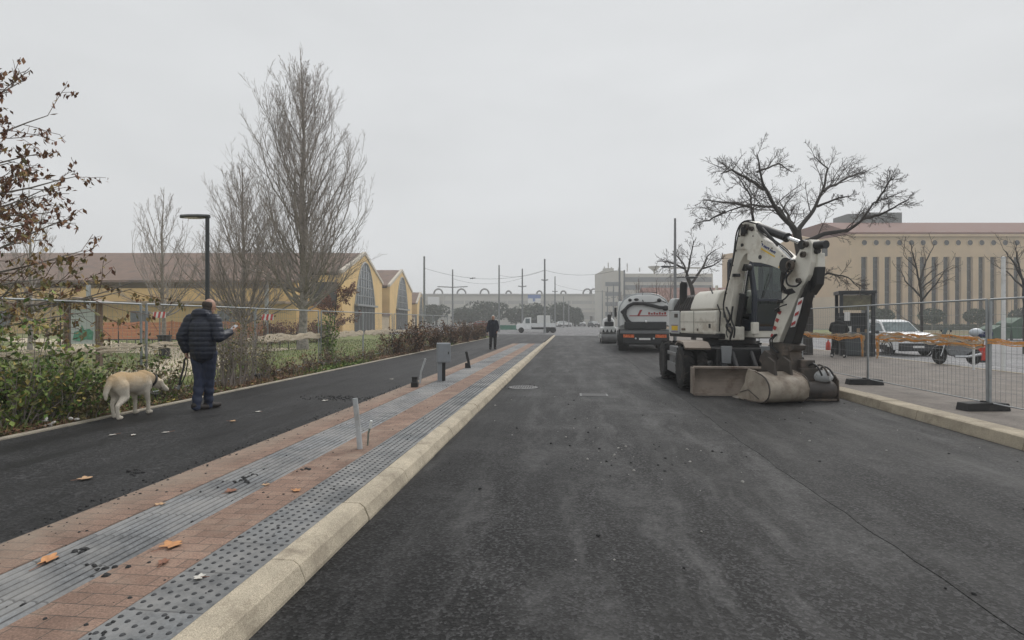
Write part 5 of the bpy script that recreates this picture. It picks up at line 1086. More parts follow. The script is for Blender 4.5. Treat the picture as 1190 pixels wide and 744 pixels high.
for x in (-.34, .5): b = umb(); b.prism([(0, .62), (.19, .62), (.21, 1.0), (-.02, 1.0)], (x - .1, -1.63, 0), (1, 0, 0), (0, 0, 1), (0, -1, 0), 0, .05); b.build('light_plate', mat('plate_grey', (.22, .23, .24), .5, .2, 4), t, bevel=.01)
# upper body
def hmb(): return MB(HR)
b = hmb(); b.bb((-.58, -.7, 1.13), (1.0, 1.55, 1.25)); b.build('platform', M_EXD, t, bevel=.02)
b = hmb()
b.loft([[V((-.6, y, z)) for y, z in ((-.6, 1.22), (.98, 1.22), (.98, 1.82), (-.6, 1.8))], [V((-.3, y, z)) for y, z in ((-.6, 1.22), (.98, 1.22), (.98, 1.84), (-.6, 1.82))]]); sp = b.build('side_panel', M_EXW, t, bevel=.05, fix=True)
b = hmb(); b.bb((-.612, -.42, 1.38), (-.599, -.35, 1.48)); b.build('handle', M_BLKP, sp)
b = hmb(); b.loft([[V((x, y, z)) for x, z in ((-.6, 1.82), (-.57, 1.95), (-.46, 2.2), (-.32, 2.3), (-.15, 2.28), (-.15, 1.82))] for y in (-.55, -.5, .5)]); b.build('hood', M_EXW, t, 50, bevel=.04)
b = hmb(); b.loft([[V((x, y, z)) for x, z in ((-.58, 1.82), (-.56, 1.9), (-.4, 2.16), (-.2, 2.24), (1.0, 2.24), (1.0, 1.25), (-.3, 1.25))] for y in (.46, 1.34)]); b.build('grille', mat('dark_grille', (.04, .035, .032), .7, .3, 20), t)
b = hmb()
for k in range(7): f = k / 7; b.tube([(-.597, .52 + f * .8, 1.84), (-.42, .52 + f * .8, 2.17)], .008, 4)
b.build('grille_bars', M_EXD, t)
b = hmb()
prof = [(-.6, 1.02), (-.6, 1.4), (-.56, 1.6), (-.42, 1.74), (.84, 1.74), (.98, 1.6), (1.0, 1.4), (1.0, 1.02)]
b.loft([[V((x, y, z)) for x, y in prof] for z in (1.2, 1.82)]); b.loft([[V((x, 1.345 + (y - 1.02) * .55, z)) for x, y in prof] for z in (1.822, 2.02)] + [[V((x * .92 + .02, 1.345 + (y - 1.02) * .48, 2.16)) for x, y in prof]]); cw = b.build('counterweight', M_EXG, t, 30, bevel=.03)
b = hmb(); b.bb((-.612, 1.08, 1.3), (-.598, 1.38, 1.42)); b.build('yellow_stripe', M_YELP, cw); b = hmb(); b.bb((-.611, 1.06, 1.425), (-.598, 1.39, 1.445)); b.bb((-.611, 1.06, 1.255), (-.598, 1.39, 1.275)); b.build('violet_stripe', mat('decal_violet', (.2, .15, .25), .5), cw)
b = hmb(); b.bb((-.61, 1.08, 1.64), (-.598, 1.24, 1.74)); b.build('vent', M_EXM, cw)
b = hmb(); b.tube([(-.42, 1.1, 1.95), (-.42, 1.1, 2.36), (-.42, 1.08, 2.55)], [.1, .1, .1], 14); b.tube([(-.42, 1.08, 2.55), (-.42, 1.06, 2.6)], [.085, .07], 14); b.build('exhaust', M_EXD, t, 40)
b = hmb(); b.tube([(-.12, .05, 2.3), (-.13, .05, 2.43)], .035, 10); b.build('filler_cap', M_EXW, t, 40)
b = hmb(); b.bb((-.28, -.45, 1.25), (.0, .45, 1.95)); b.build('engine_bay', M_EXD, t, bevel=.02)
# cab
x0, x1, y0, y1, z0, z1 = .1, .98, -1.05, -.1, 1.22, 3.06
b = hmb(); b.bb((x0, y0, z0 - .06), (x1, y1, z0 + .12)); b.build('cab_floor', M_EXW, t, bevel=.02)
b = hmb(); F0, F1 = y0, y0 + .14
for x in (x0, x1): b.tube([(x, F0, z0 + .1), (x, F0 - .03, z0 + .9), (x, F1, z1 - .1)], .068, 6); b.bb((x - .04, y1 - .1, z0), (x + .04, y1, z1 - .05)); b.bb((x - .035, -.55, z0), (x + .035, -.49, z1 - .05)); b.bb((x - .03, y0, z0 + .1), (x + .03, y1, z0 + .6) if x == x1 else (x + .03, y1, z0 + .35))
b.bb((x0, F0 - .02, z0 + .1), (x1, F0 + .05, z0 + .2)); b.bb((x0, F0 - .045, z0 + .78), (x1, F0 + .0, z0 + .84)); b.bb((x0, F1 - .05, z1 - .24), (x1, F1 + .04, z1 - .06)); b.bb((x0 + .03, y1 - .06, z0 + .1), (x1 - .03, y1 - .02, z0 + 1.1)); b.bb((x0 + .1, F0 + .08, z0 + .1), (x1 - .2, F0 + .3, z0 + .72)); b.build('cab_frame', mat('cab_blue_black', (.022, .028, .042), .4, .25, 4), t, bevel=.01)
b = hmb(); b.loft([[V((x, y, z)) for x, y in ((x0 - .03, y0 + .1), (x1 + .03, y0 + .1), (x1 + .03, y1), (x0 - .03, y1))] for z in (z1 - .1, z1)] + [[V((x, y, z1 + .06)) for x, y in ((x0 + .08, y0 + .2), (x1 - .08, y0 + .2), (x1 - .08, y1 - .1), (x0 + .08, y1 - .1))]]); b.build('cab_roof', mat('cab_roof_dark', (.05, .055, .06), .5, .2, 3), t, 30, bevel=.02)
b = hmb(); b.quad((x0 + .05, F0 - .005, z0 + .2), (x1 - .05, F0 - .005, z0 + .2), (x1 - .05, F0 - .028, z0 + .79), (x0 + .05, F0 - .028, z0 + .79)); b.quad((x0 + .05, F0 - .028, z0 + .83), (x1 - .05, F0 - .028, z0 + .83), (x1 - .05, F1 - .01, z1 - .11), (x0 + .05, F1 - .01, z1 - .11)); b.build('windscreen', M_CABG, t)
b = hmb()
for x in (x0 - .0, x1): b.quad((x, y0 + .05, z0 + .5), (x, -.55, z0 + .5), (x, -.55, z1 - .12), (x, y0 + .14, z1 - .12)); b.quad((x, -.49, z0 + .5), (x, y1 - .1, z0 + .5), (x, y1 - .1, z1 - .12), (x, -.49, z1 - .12))
b.quad((x0, y1 - .03, z0 + .5), (x1, y1 - .03, z0 + .5), (x1, y1 - .03, z1 - .12), (x0, y1 - .03, z1 - .12)); b.build('side_window', M_CABG, t)
b = hmb(); b.tube([(x0 + .2, F0 - .05, z0 + .86), (x0 + .5, F0 + .02, z0 + 1.45)], .01, 5); b.build('wiper', M_EXD, t)
b = hmb(); b.bb((.0, -1.16, 1.24), (.16, -1.06, 1.52)); b.build('front_box', M_EXW, t, bevel=.02)
b = hmb(); b.tube([(x1, y0, z1 - .3), (x1 + .14, y0 - .1, z1 - .35)], .015, 6); b.bb((x1 + .09, y0 - .14, z1 - .62), (x1 + .2, y0 - .1, z1 - .32)); b.build('mirror', M_EXD, t, bevel=.01)
b = hmb(); b.bb((.55, -1.03, 1.18), (.95, -.98, 1.3)); b.build('cab_step', M_EXW, t, bevel=.01)
# boom plane
FW = V((sin(TH), -cos(TH), 0)); NR = V((cos(TH), sin(TH), 0)); UZ = V((0, 0, 1)); BP = V((3.754, 13.06, 0))
def onb(px, py, off=0): return PL(px, py, BP + NR * off, NR)
def crop(X, Y): return 800 + X / 4.65, 240 + Y / 4.65
def plate(pts, half, name, m, parent=t, off=0, bevel=.012, conv=crop, trace=None):
    tr = -half if trace is None else trace
    w_ = [onb(*conv(*p), off + tr) for p in pts]; o = BP + NR * off
    pl = [((p - o).dot(FW), p.z) for p in w_]
    b = MB(MI); b.prism(pl, o, FW, UZ, NR, -half, half); return b.build(name, m, parent, bevel=bevel, fix=True)
low = [(163, 715), (160, 665), (178, 600), (195, 520), (215, 420), (235, 330), (252, 230), (268, 150), (285, 98), (305, 80), (335, 80), (352, 94), (366, 130), (352, 200), (333, 262), (318, 252), (300, 264), (280, 302), (262, 352), (247, 420), (235, 500), (222, 580), (215, 650), (208, 715)]
up = [(330, 130), (368, 138), (392, 170), (440, 202), (500, 247), (545, 285), (566, 318), (556, 345), (528, 353), (490, 338), (440, 318), (390, 305), (345, 302), (318, 290), (316, 240)]
lo = plate(low, .12, 'boom', M_EXW); upo = plate(up, .135, 'upper_boom', M_EXW)
# markings on the upper boom
def bp(X, Y, off): return onb(*crop(X, Y), off)
b = MB(MI); 
for k in range(7):
    X, Y = 396 + k * 11.2, 200 + k * 7.1; e = V((.0, 0, 0))
    a = bp(X, Y, -.141); c = bp(X + 8, Y + 5, -.141); d = bp(X + 6.5, Y + 16, -.141); f = bp(X - 1.5, Y + 11, -.141); q = [a, c, d, f]
    if k % 3 == 0: b.tube([a.lerp(c, .5), d.lerp(f, .5)], .009, 4); b.tube([a, c], .009, 4)
    elif k % 3 == 1: b.tube([f, a.lerp(c, .5), d], .009, 4); b.tube([f.lerp(a, .4), d.lerp(c, .4)], .007, 4)
    else: b.tube([f, a, d, c], .009, 4)
b.build('blue_lettering', M_BLUEP, upo)
b = MB(MI); b.quad(bp(392, 222, -.138), bp(468, 268, -.138), bp(466, 276, -.138), bp(391, 232, -.138)); b.build('yellow_underline', M_YELP, upo)
b = MB(MI); b.add([bp(500, 300, -.138), bp(518, 330, -.138), bp(484, 332, -.138)], [(0, 1, 2)]); b.build('warning_triangle', M_YELP, upo)
def pin(X, Y, r, hw, name='pin', m=M_EXD, parent=upo): p = bp(X, Y, 0); b = MB(MI); b.cyl(p - NR * hw, p + NR * hw, r, n=16); b.build(name, m, parent, 40)
pin(320, 108, .045, .15, 'pin', M_EXM, lo); pin(418, 275, .045, .15, 'pin'); pin(556, 318, .15, .16, 'pin'); pin(318, 210, .04, .14, 'pin', M_EXD, lo); pin(110 + 75, 660, .05, .15, 'pin', M_EXD, lo)
def cylinder(a, c, f, r, name, off=0, conv=crop, parent=t):
    p, q = onb(*conv(*a), off), onb(*conv(*c), off); m_ = p.lerp(q, f); b = MB(MI); b.cyl(p, m_, r, n=14); b.cyl(m_, m_ + (q - p).normalized() * .04, r * 1.15, n=14); b.cyl(m_, q, r * .5, n=12, mi=1); b.cyl(q - NR * r * 1.3, q + NR * r * 1.3, r * 1.1, n=12); b.build(name, [M_EXD, M_CHROME], parent, 40)
cylinder((372, 108), (637, 207), .62, .085, 'stick_cylinder', 0)
cylinder((250, 690), (300, 360), .6, .075, 'boom_cylinder', .26); cylinder((262, 700), (315, 330), .6, .07, 'boom_cylinder', .08)
b = MB(MI); b.bb((0, 0, 0), (0, 0, 0)); b = MB(HR); b.bb((-.4, -.9, 1.1), (-.02, -.4, 1.42)); b.build('boom_bracket', M_EXW, t, bevel=.03)
# stick
st = [(618, 190), (655, 178), (668, 200), (664, 300), (648, 370), (628, 410), (604, 452), (584, 500), (560, 560), (530, 630), (505, 690), (488, 735), (450, 735), (447, 700), (465, 620), (488, 550), (503, 500), (506, 440), (520, 395), (540, 350), (570, 292), (598, 240)]
sto = plate(st, .11, 'stick', M_EXW, off=.02)
b = MB(MI)
for k in range(4):
    X, Y = 492 - k * 13, 560 + k * 42
    a = [bp(X - 4, Y, -.094), bp(X + 12, Y + 8, -.094), bp(X + 3, Y + 27, -.094), bp(X - 11, Y + 16, -.094)]
    b.quad(*a)
b.build('red_marking', M_REDD, sto)
sd2 = [(640, 400), (628, 470), (606, 560), (580, 660), (555, 742), (500, 742), (520, 690), (545, 630), (575, 560), (600, 500), (618, 440)]
plate(sd2, .1, 'stick_rear', M_EXD, sto, off=.02, trace=-.13)
# bucket cylinder outside the stick with its red-white guard
cylinder((690, 215), (560, 730), .55, .075, 'bucket_cylinder', .06, parent=t)
gp = [(596, 500), (622, 490), (596, 590), (576, 650), (552, 655)]
go = plate(gp, .012, 'cylinder_guard', M_WHP, t, off=-.19, trace=0); 
b = MB(MI)
for X, Y in ((603, 520), (586, 580), (568, 632)): b.quad(bp(X - 10, Y - 2, -.22), bp(X + 12, Y - 16, -.22), bp(X + 9, Y + 2, -.22), bp(X - 14, Y + 15, -.22))
b.build('red_marking', M_REDD, go)
for i, (a, c) in enumerate([((675, 212), (745, 205)), ((672, 245), (705, 240))]): b = MB(MI); b.cyl(bp(*a, 0), bp(*c, .0), .075 if i == 0 else .05, n=14); b.build('link_bar', M_EXD, t, 40)
plate([(672, 255), (700, 250), (702, 320), (690, 400), (668, 420), (662, 330)], .08, 'link_plate', M_EXW, t, off=.1)
plate([(668, 330), (700, 325), (690, 420), (650, 480), (628, 470), (650, 410)], .09, 'link_lower', M_EXD, t, off=.1)
# coupler and bucket link
crop7 = lambda X, Y: (830 + X / 6.764, 370 + Y / 6.764)
plate([(430, 185), (520, 195), (600, 200), (632, 215), (625, 245), (590, 265), (610, 350), (625, 450), (600, 470), (575, 400), (545, 330), (500, 340), (440, 280)], .14, 'coupler', M_EXM, t, conv=crop7, off=.05)
plate([(395, 250), (440, 285), (480, 390), (505, 470), (470, 500), (420, 420), (350, 330), (360, 290)], .07, 'bucket_link', M_EXM, t, conv=crop7, off=-.18)
plate([(450, 270), (560, 260), (600, 400), (590, 520), (470, 530), (450, 430)], .1, 'coupler_body', M_EXD, t, conv=crop7, off=.2)
# bucket
bo = V((3.62, 10.2, 0)); BW = .86
pr = [(-.98, .03), (-.72, .0), (-.4, .0), (-.26, .008), (-.16, .03), (-.08, .075), (-.03, .13), (-.003, .21), (.0, .28), (-.02, .36), (-.06, .42), (-.12, .48), (-.2, .52), (-.4, .58)]
inn = [(-.98, .035)] + [((s + .45) * .945 - .45, (z - .3) * .9 + .3) for s, z in pr[1:-1]] + [(-.41, .552)]
b = MB(MI); b.prism(pr + inn[::-1], bo, FW, UZ, NR, .03, BW - .03); sh = b.build('bucket', M_BUCK, t, 30, fix=True)
for d in (0, BW - .035): b = MB(MI); b.prism([(-1.0, .02), (-.72, .0), (-.4, -.002), (-.15, .028), (-.025, .13), (.008, .28), (-.055, .43), (-.2, .53), (-.42, .6), (-.62, .62), (-.68, .5), (-.72, .34), (-.86, .16)], bo, FW, UZ, NR, d, d + .035); b.build('side_plate', M_BUCK, sh, bevel=.006, fix=True)
for d in (-.004, BW + .004):
    b = MB(MI); b.tube([bo + FW * q_ + UZ * (z_ + .012) + NR * d for q_, z_ in pr[1:]], .014, 6); b.build('weld_bead', M_EXM, sh, 60)
b = MB(MI); b.tube([bo + FW * (-.85) + UZ * .14 + NR * -.006, bo + FW * (-.6) + UZ * .22 + NR * -.006, bo + FW * (-.3) + UZ * .08 + NR * -.006], .009, 5); b.build('crease', M_EXM, sh, 60)
b = MB(MI); b.prism([(-.66, .46), (-.42, .6), (-.4, .5), (-.5, .2), (-.8, .12)], bo, FW, UZ, NR, .05, BW - .05); b.build('soil', mat('bucket_soil', (.045, .034, .026), .95, .4, 8, bmp=.6), sh)
b = MB(MI); b.prism([(-1.1, .012), (-.9, .0), (-.9, .045), (-1.02, .045)], bo, FW, UZ, NR, -.01, BW + .01); b.build('cutting_edge', mat('worn_edge', (.42, .38, .33), .5, .2, 6), sh)
b = MB(MI); b.prism([(-.62, .5), (-.2, .5), (-.25, .78), (-.42, .86), (-.58, .78)], bo, FW, UZ, NR, .28, .33); b.prism([(-.62, .5), (-.2, .5), (-.25, .78), (-.42, .86), (-.58, .78)], bo, FW, UZ, NR, .62, .67); b.build('bucket_ear', M_EXM, sh, bevel=.006)
# hoses
hs_ = [([(372, 95), (300, 82), (262, 140), (245, 260), (225, 360), (205, 450), (190, 530), (195, 600)], -.21, .018), ([(345, 74), (292, 86), (270, 150), (240, 300), (212, 420), (196, 480)], -.24, .014), ([(525, 350), (508, 400), (515, 440), (540, 460)], -.23, .018), ([(560, 345), (530, 385), (540, 425), (585, 430), (610, 405)], -.22, .018), ([(548, 330), (520, 365), (505, 410), (525, 445)], -.24, .014),
       ([(205, 545), (225, 600), (205, 650), (235, 690)], -.24, .022), ([(190, 560), (215, 640), (240, 660), (225, 720)], -.28, .02), ([(240, 540), (232, 610), (250, 660), (245, 710)], -.2, .02), ([(255, 520), (262, 600), (248, 690)], .1, .022), ([(380, 130), (440, 175), (510, 225), (560, 275)], -.1, .014), ([(390, 125), (450, 172), (520, 222), (566, 270)], 0, .014), ([(480, 520), (520, 500), (545, 470)], -.2, .016), ([(470, 560), (500, 540), (530, 530)], -.2, .014), ([(620, 440), (600, 520), (575, 600), (540, 690)], .2, .016)]
for pts, off, r in hs_: 
    w_ = [onb(*crop(*p), off) for p in pts]; sm = []
    for i in range(len(w_) - 1):
        p0, p1, p2, p3 = w_[max(i - 1, 0)], w_[i], w_[i + 1], w_[min(i + 2, len(w_) - 1)]
        for k in range(4): f = k / 4; sm.append(.5 * ((2 * p1) + (p2 - p0) * f + (2 * p0 - 5 * p1 + 4 * p2 - p3) * f * f + (3 * p1 - p0 - 3 * p2 + p3) * f ** 3))
    sm.append(w_[-1]); b = MB(MI); b.tube(sm, r, 7); b.build('hose', M_HOSE, t, 60)
b = MB(MI)
for X, Y in ((495, 512), (478, 560), (268, 372), (250, 372)): p = bp(X, Y, -.13); b.box(p, (.09, .09, .07))
b.build('hose_clamp', M_EXD, t, bevel=.01)
b = MB(MI); p = bp(300, 130, -.18); b.box(p, (.12, .12, .16)); b.build('valve_block', M_EXD, t, bevel=.02)

# small fittings that break the plain panels
rng = random.Random(14)
b = MB(MI)
for pl_ in ([(205, 470), (222, 392), (240, 318), (258, 240), (276, 160)], [(352, 160), (400, 190), (455, 226), (510, 268)]):
    for X, Y in pl_: p = bp(X, Y, -.125); b.cyl(p - NR * .02, p + NR * .01, .016, n=8)
b.build('bolt', M_EXM, lo)
b = MB(MI); q = [bp(X, Y, -.124) for X, Y in ((258, 215), (335, 215), (330, 232), (255, 232))]; b.add(q + [p - NR * .012 for p in q], [(0, 1, 2, 3), (7, 6, 5, 4), (0, 4, 5, 1), (1, 5, 6, 2), (2, 6, 7, 3), (3, 7, 4, 0)]); b.build('weld_plate', M_EXW, lo)
cylinder((398, 118), (566, 296), .5, .03, 'grease_line', -.12)
for X, Y, r in ((318, 112, .07), (300, 150, .05), (345, 120, .05), (556, 318, .1), (640, 205, .06), (625, 260, .06), (600, 400, .05)): b = MB(MI); p = bp(X, Y, -.138); b.lathe([(r, 0), (r, .05), (r * .6, .06), (r * .6, .0)], p, -NR, 14, closed=True); b.build('pin_cap', M_EXM, t, 40)
for k in range(9):
    X0, Y0 = rng.uniform(205, 250), rng.uniform(590, 650); off = rng.uniform(-.3, .22); b = MB(MI)
    b.tube([bp(X0 + 6 * sin(k + j), Y0 + j * 14, off + .02 * sin(j * 2 + k)) for j in range(8)], rng.uniform(.012, .02), 6); b.build('hose', M_HOSE, t, 60)
for k in range(5):
    b = MB(MI); o_ = -.24 - .02 * k; b.tube([bp(505 + 6 * k, 352 + 5 * k, o_), bp(498 + 3 * k, 392, o_), bp(503, 430 + 8 * k, o_), bp(526 + 4 * k, 452 + 6 * k, o_), bp(560 + 4 * k, 446 + 4 * k, o_)], .013, 6); b.build('hose', M_HOSE, t, 60)
for k in range(4):
    b = MB(MI); o_ = -.2 + .1 * k; b.tube([bp(470 + 8 * k, 690, o_), bp(440 + 12 * k, 720, o_ - .05), bp(445 + 10 * k, 760, o_ - .03), bp(480 + 8 * k, 790, o_)], .016, 6); b.build('hose', M_HOSE, t, 60)
b = MB(MI); b.bb((0, 0, 0), (0, 0, 0)) if False else None
for X, Y in ((452, 745), (470, 770), (500, 760), (520, 790), (540, 770)): b.box(bp(X, Y, rng.uniform(-.2, .1)), (rng.uniform(.06, .14), rng.uniform(.06, .14), rng.uniform(.06, .16)), rot=rng.uniform(0, 1))
b.build('coupler_fittings', M_EXM, t, bevel=.01)
b = hmb(); b.bb((-.606, .3, 1.24), (-.598, .308, 1.8)); b.bb((-.606, -.58, 1.52), (-.598, .96, 1.526)); b.build('panel_seam', M_EXD, sp)
b = hmb(); b.bb((-.608, .7, 1.3), (-.598, .88, 1.36)); b.bb((-.608, .1, 1.3), (-.598, .16, 1.36)); b.build('decal', M_EXM, sp)
b = hmb(); b.tube([(-.5, -.62, 1.3), (-.5, -.66, 1.75), (-.5, -.5, 2.0), (-.4, -.1, 2.36)], .016, 6); b.build('handrail', M_EXD, t, 50)
b = hmb(); b.loft([[V((x, y, z)) for x, z in ((.25, 1.3), (.8, 1.3), (.8, 1.6), (.25, 1.6))] for y in (-.6, -.25)]); b.loft([[V((x, y, z)) for x, z in ((.3, 1.6), (.75, 1.6), (.72, 2.3), (.33, 2.3))] for y in (-.3, -.18)]); b.build('seat', M_EXD, t, bevel=.04)

# drum tool lying beside the bucket
p = G(946, 461, 0); t = thing('drum_tool', 'dark muddy drum attachment with a pale motor lying beside the bucket', 'attachment', (4.78, 10.95, .007), TH * .3)
b = MB(); b.lathe([(.02, -.3), (.13, -.3), (.17, -.27), (.18, -.2), (.18, .2), (.17, .27), (.13, .3), (.02, .3)], (0, 0, .2), (1, 0, 0), 26); b.build('drum', mat('oily_drum', (.05, .042, .038), .45, .3, 6, dirt=(.13, .1, .08), dlo=.5), t, 40)
b = MB(); b.bb((-.3, -.13, .0), (.3, .16, .045)); b.build('skid', M_EXM, t, bevel=.01)
for s in (-1, 1): b = MB(); b.prism([(-.14, .0), (.2, .0), (.2, .42), (.0, .5), (-.12, .4)], (s * .325 - .012, 0, 0), (0, 1, 0), (0, 0, 1), (1, 0, 0), 0, .024); b.build('side_plate', M_EXM, t, bevel=.005)
b = MB(); b.lathe([(.02, -.14), (.1, -.13), (.12, -.06), (.12, .06), (.1, .13), (.02, .14)], (.08, -.02, .47), (.7, -.7, .1), 16); b.ell((.12, -.06, .45), (.13, .1, .09)); b.build('motor', mat('pale_motor', (.45, .46, .46), .5, .3, 9, dirt=(.2, .18, .16)), t, 50)
b = MB(); b.bb((-.32, .0, .38), (.1, .18, .62)); b.bb((-.3, .05, .6), (-.02, .2, .78)); b.build('hitch', M_EXM, t, bevel=.02)
for k, (r, x) in enumerate(((.16, -.02), (.13, .08), (.18, -.15))): b = MB(); b.tube([(x - .1 + r * .3 * cos(a_) + .25 * q / 8, -.05 + r * cos(a_), .5 + r * 1.2 * sin(a_)) for q, a_ in enumerate([pi * j / 8 for j in range(9)])], .018, 7); b.build('hose', M_HOSE if k else M_EXM, t, 60)

# ------------------------------------------------------------------ vacuum tank truck seen from behind
M_TANK = mat('tank_white', (.64, .65, .64), .35, .06, 1.5, dirt=(.42, .41, .38), dlo=.58, dhi=.85)
xl = 2.44; t = thing('tank_truck', 'white and black suction tank truck seen from behind with a black hose on its tank', 'truck', (3.73, 27.7, .007), R(-4)); hw = 1.27
ring = [(-hw, 1.25), (-hw, 2.0), (-hw * .95, 2.3), (-hw * .8, 2.62), (-hw * .55, 2.83), (-hw * .25, 2.92), (hw * .25, 2.92), (hw * .55, 2.83), (hw * .8, 2.62), (hw * .95, 2.3), (hw, 2.0), (hw, 1.25)]
b = MB(); b.loft([[V((x * k, y, 1.9 + (z - 1.9) * k2)) for x, z in ring] for y, k, k2 in ((-.16, .72, .72), (-.1, .9, .9), (0, 1, 1), (5.3, 1, 1), (5.5, .9, .9))]); tk = b.build('tank', M_TANK, t, 25)
b = MB(); b.tube([(x * 1.005, -.002, 1.9 + (z - 1.9) * 1.005) for x, z in ring], .035, 6); b.build('tank_rim', M_STEEL, tk, 50)
b = MB(); b.tube([(-1.15, -.2, 1.95), (-.95, -.25, 2.12), (-.8, -.28, 2.3), (-.55, -.3, 2.42), (-.1, -.3, 2.42), (.35, -.3, 2.32), (.7, -.3, 2.22), (1.0, -.3, 2.2)], .085, 9); b.tube([(-.95, -.25, 2.15), (-1.0, -.28, 1.85), (-.85, -.28, 1.55), (-.7, -.26, 1.42)], .1, 9); b.ell((1.02, -.3, 2.18), (.17, .13, .14)); b.build('suction_hose', M_RUB, t, 60)
b = MB(); b.prism([(-.02, 1.78), (.08, 1.78), (.24, 2.1), (.12, 2.1)], (-.35, -.172, 0), (1, 0, 0), (0, 0, 1), (0, -1, 0), 0, .006); b.bb((-.75, -.178, 1.78), (1.1, -.17, 1.82))
for k in range(7): b.bb((.18 + k * .13, -.178, 1.86), (.27 + k * .13, -.17, 1.98 - .04 * (k % 2)))
b.build('red_lettering', M_REDD, tk)
b = MB(); b.tube([(-.1, -.2, 2.6), (-.05, -.22, 2.48), (.45, -.22, 2.46), (.85, -.22, 2.55), (1.05, -.15, 2.45)], .025, 7); b.ell((.72, -.2, 2.58), (.11, .1, .1)); b.ell((-.72, -.16, 2.6), (.09, .08, .08)); b.ell((-.4, -.16, 2.62), (.12, .08, .07)); b.build('valve', M_EXD, t, 50)
b = MB(); b.tube([(-.1, -.12, 2.85), (-.1, -.12, 3.0), (.6, -.12, 2.98), (.6, -.12, 2.84)], .015, 5); b.build('top_rail', M_EXD, t)
b = MB(); b.bb((-1.0, -.42, 1.12), (1.05, -.05, 1.5)); b.build('rear_locker', M_BLKP, t, bevel=.04); b = MB(); b.ell((.05, -.44, 1.5), (.07, .06, .1)); b.build('tap', M_CHROME, t, 50)
b = MB(); b.bb((-1.2, -.3, .98), (1.2, -.05, 1.1)); b.bb((-1.22, -.4, .9), (1.22, -.3, 1.02)); b.build('platform', mat('platform_grey', (.15, .155, .16), .6, .15), t, bevel=.01)
b = MB(); b.bb((-1.05, -.28, .4), (1.05, -.12, .97)); b.build('rear_panel', M_BLKP, t, bevel=.02)
b = MB(); b.bb((-.45, 0, .55), (.45, 7.6, 1.0)); b.bb((-.8, .1, .32), (.8, 4.0, 1.22)); b.build('chassis', M_EXD, t)  # second box enlarged, its black stands in for shadow under the truck
for s in (-1, 1):
    b = MB(); b.bb((s * .52, -.31, .7), (s * 1.06, -.27, .86)); tl = b.build('tail_light', mat('tail_orange', (.8, .17, .05), .3, .3, 12), t, bevel=.01)
    b = MB(); b.cyl((s * .44, -.32, .66), (s * .44, -.28, .66), .045, n=12); b.build('reflector', M_LIGHT, t)
    for y in (.95, 2.3): wheel(t, (s * 1.0, y, .5), .5, .5, (1, 0, 0), M_EXD, M_TYRE, 0, 0)
    wheel(t, (s * 1.1, 6.4, .5), .5, .3, (1, 0, 0), M_STEEL2, M_TYRE, 0, 0)
    b = MB(); b.lathe([(.56, -.25), (.6, -.25), (.6, .25), (.56, .25)], (s * 1.02, .95, .5), (1, 0, 0), 20, closed=True); b.build('mudguard', mat('mudguard_black', (.02, .02, .02), .6, .1), t, 40)
b = MB(); b.bb((-.28, -.3, .58), (.28, -.283, .68)); b.build('number_plate', M_WHP, t)
b = MB(); b.loft([[V((x, y, z)) for x, y in ((-1.2, 5.75), (1.2, 5.75), (1.2, 7.6), (1.0, 7.8), (-1.0, 7.8), (-1.2, 7.6))] for z in (.6, 1.8, 2.75)]); b.build('cab', M_TANK, t, 30, bevel=.06)
b = MB(); b.bb((-1.0, 7.79, 1.7), (1.0, 7.83, 2.5))
for s in (-1, 1): b.bb((s * 1.195, 6.5, 1.7), (s * 1.215, 7.4, 2.4))
b.build('cab_window', M_CARGL, t)
for s in (-1, 1): b = MB(); b.bb((s * 1.28, 7.2, 1.8), (s * 1.42, 7.3, 2.4)); b.build('mirror', M_EXD, t, bevel=.02)

# ------------------------------------------------------------------ tandem roller
t = thing('road_roller', 'white tandem road roller with a wide grey steel drum, left of the tank truck', 'roller', D(708, 399, 36.5) * 1.0); t.location.z = .0; M_DRUM = mat('roller_steel', (.22, .22, .22), .45, .15, 4, .4)
for y in (.3, 2.2): b = MB(); b.lathe([(.05, -.52), (.4, -.52), (.42, -.5), (.42, .5), (.4, .52), (.05, .52)], (0, y, .42), (1, 0, 0), 28); b.build('drum', M_DRUM, t, 40)
for s in (-1, 1): b = MB(); b.bb((s * .53, -.05, .36), (s * .6, .65, .62)); b.bb((s * .53, 1.85, .36), (s * .6, 2.55, .62)); b.build('yoke', M_TANK, t, bevel=.02)
b = MB(); b.loft([[V((x * k, y, z)) for x, z in ((-.5, .75), (.5, .75), (.52, 1.05), (.38, 1.15), (-.38, 1.15), (-.52, 1.05))] for y, k in ((-.12, .9), (0, 1), (1.0, 1), (2.5, .95))]); b.build('body', M_TANK, t, 30, bevel=.03)
b = MB()
for x in (-.4, -.14, .14, .4): b.prism([(x - .09, .78), (x + .09, .78), (x, 1.0)], (0, -.125, 0), (1, 0, 0), (0, 0, 1), (0, -1, 0), 0, .02)
b.build('vent', M_EXD, t)
b = MB(); b.loft([[V((x * k, y, z)) for x, z in ((-.42, 1.15), (.42, 1.15), (.38, 1.6), (.2, 1.78), (-.2, 1.78), (-.38, 1.6))] for y, k in ((.2, .7), (.45, 1), (1.3, 1), (1.5, .8))]); b.build('hood', M_TANK, t, 40, bevel=.05)
b = MB(); b.bb((-.32, .1, 1.18), (.32, .5, 1.5)); b.bb((-.1, .15, 1.5), (.14, .42, 2.0)); b.bb((-.25, .6, 1.6), (.28, .95, 1.78)); b.build('seat', M_EXD, t, bevel=.06); b = MB(); b.tube([(.12, .5, 1.6), (.2, .42, 2.15)], .025, 6); b.build('lever', M_EXD, t)

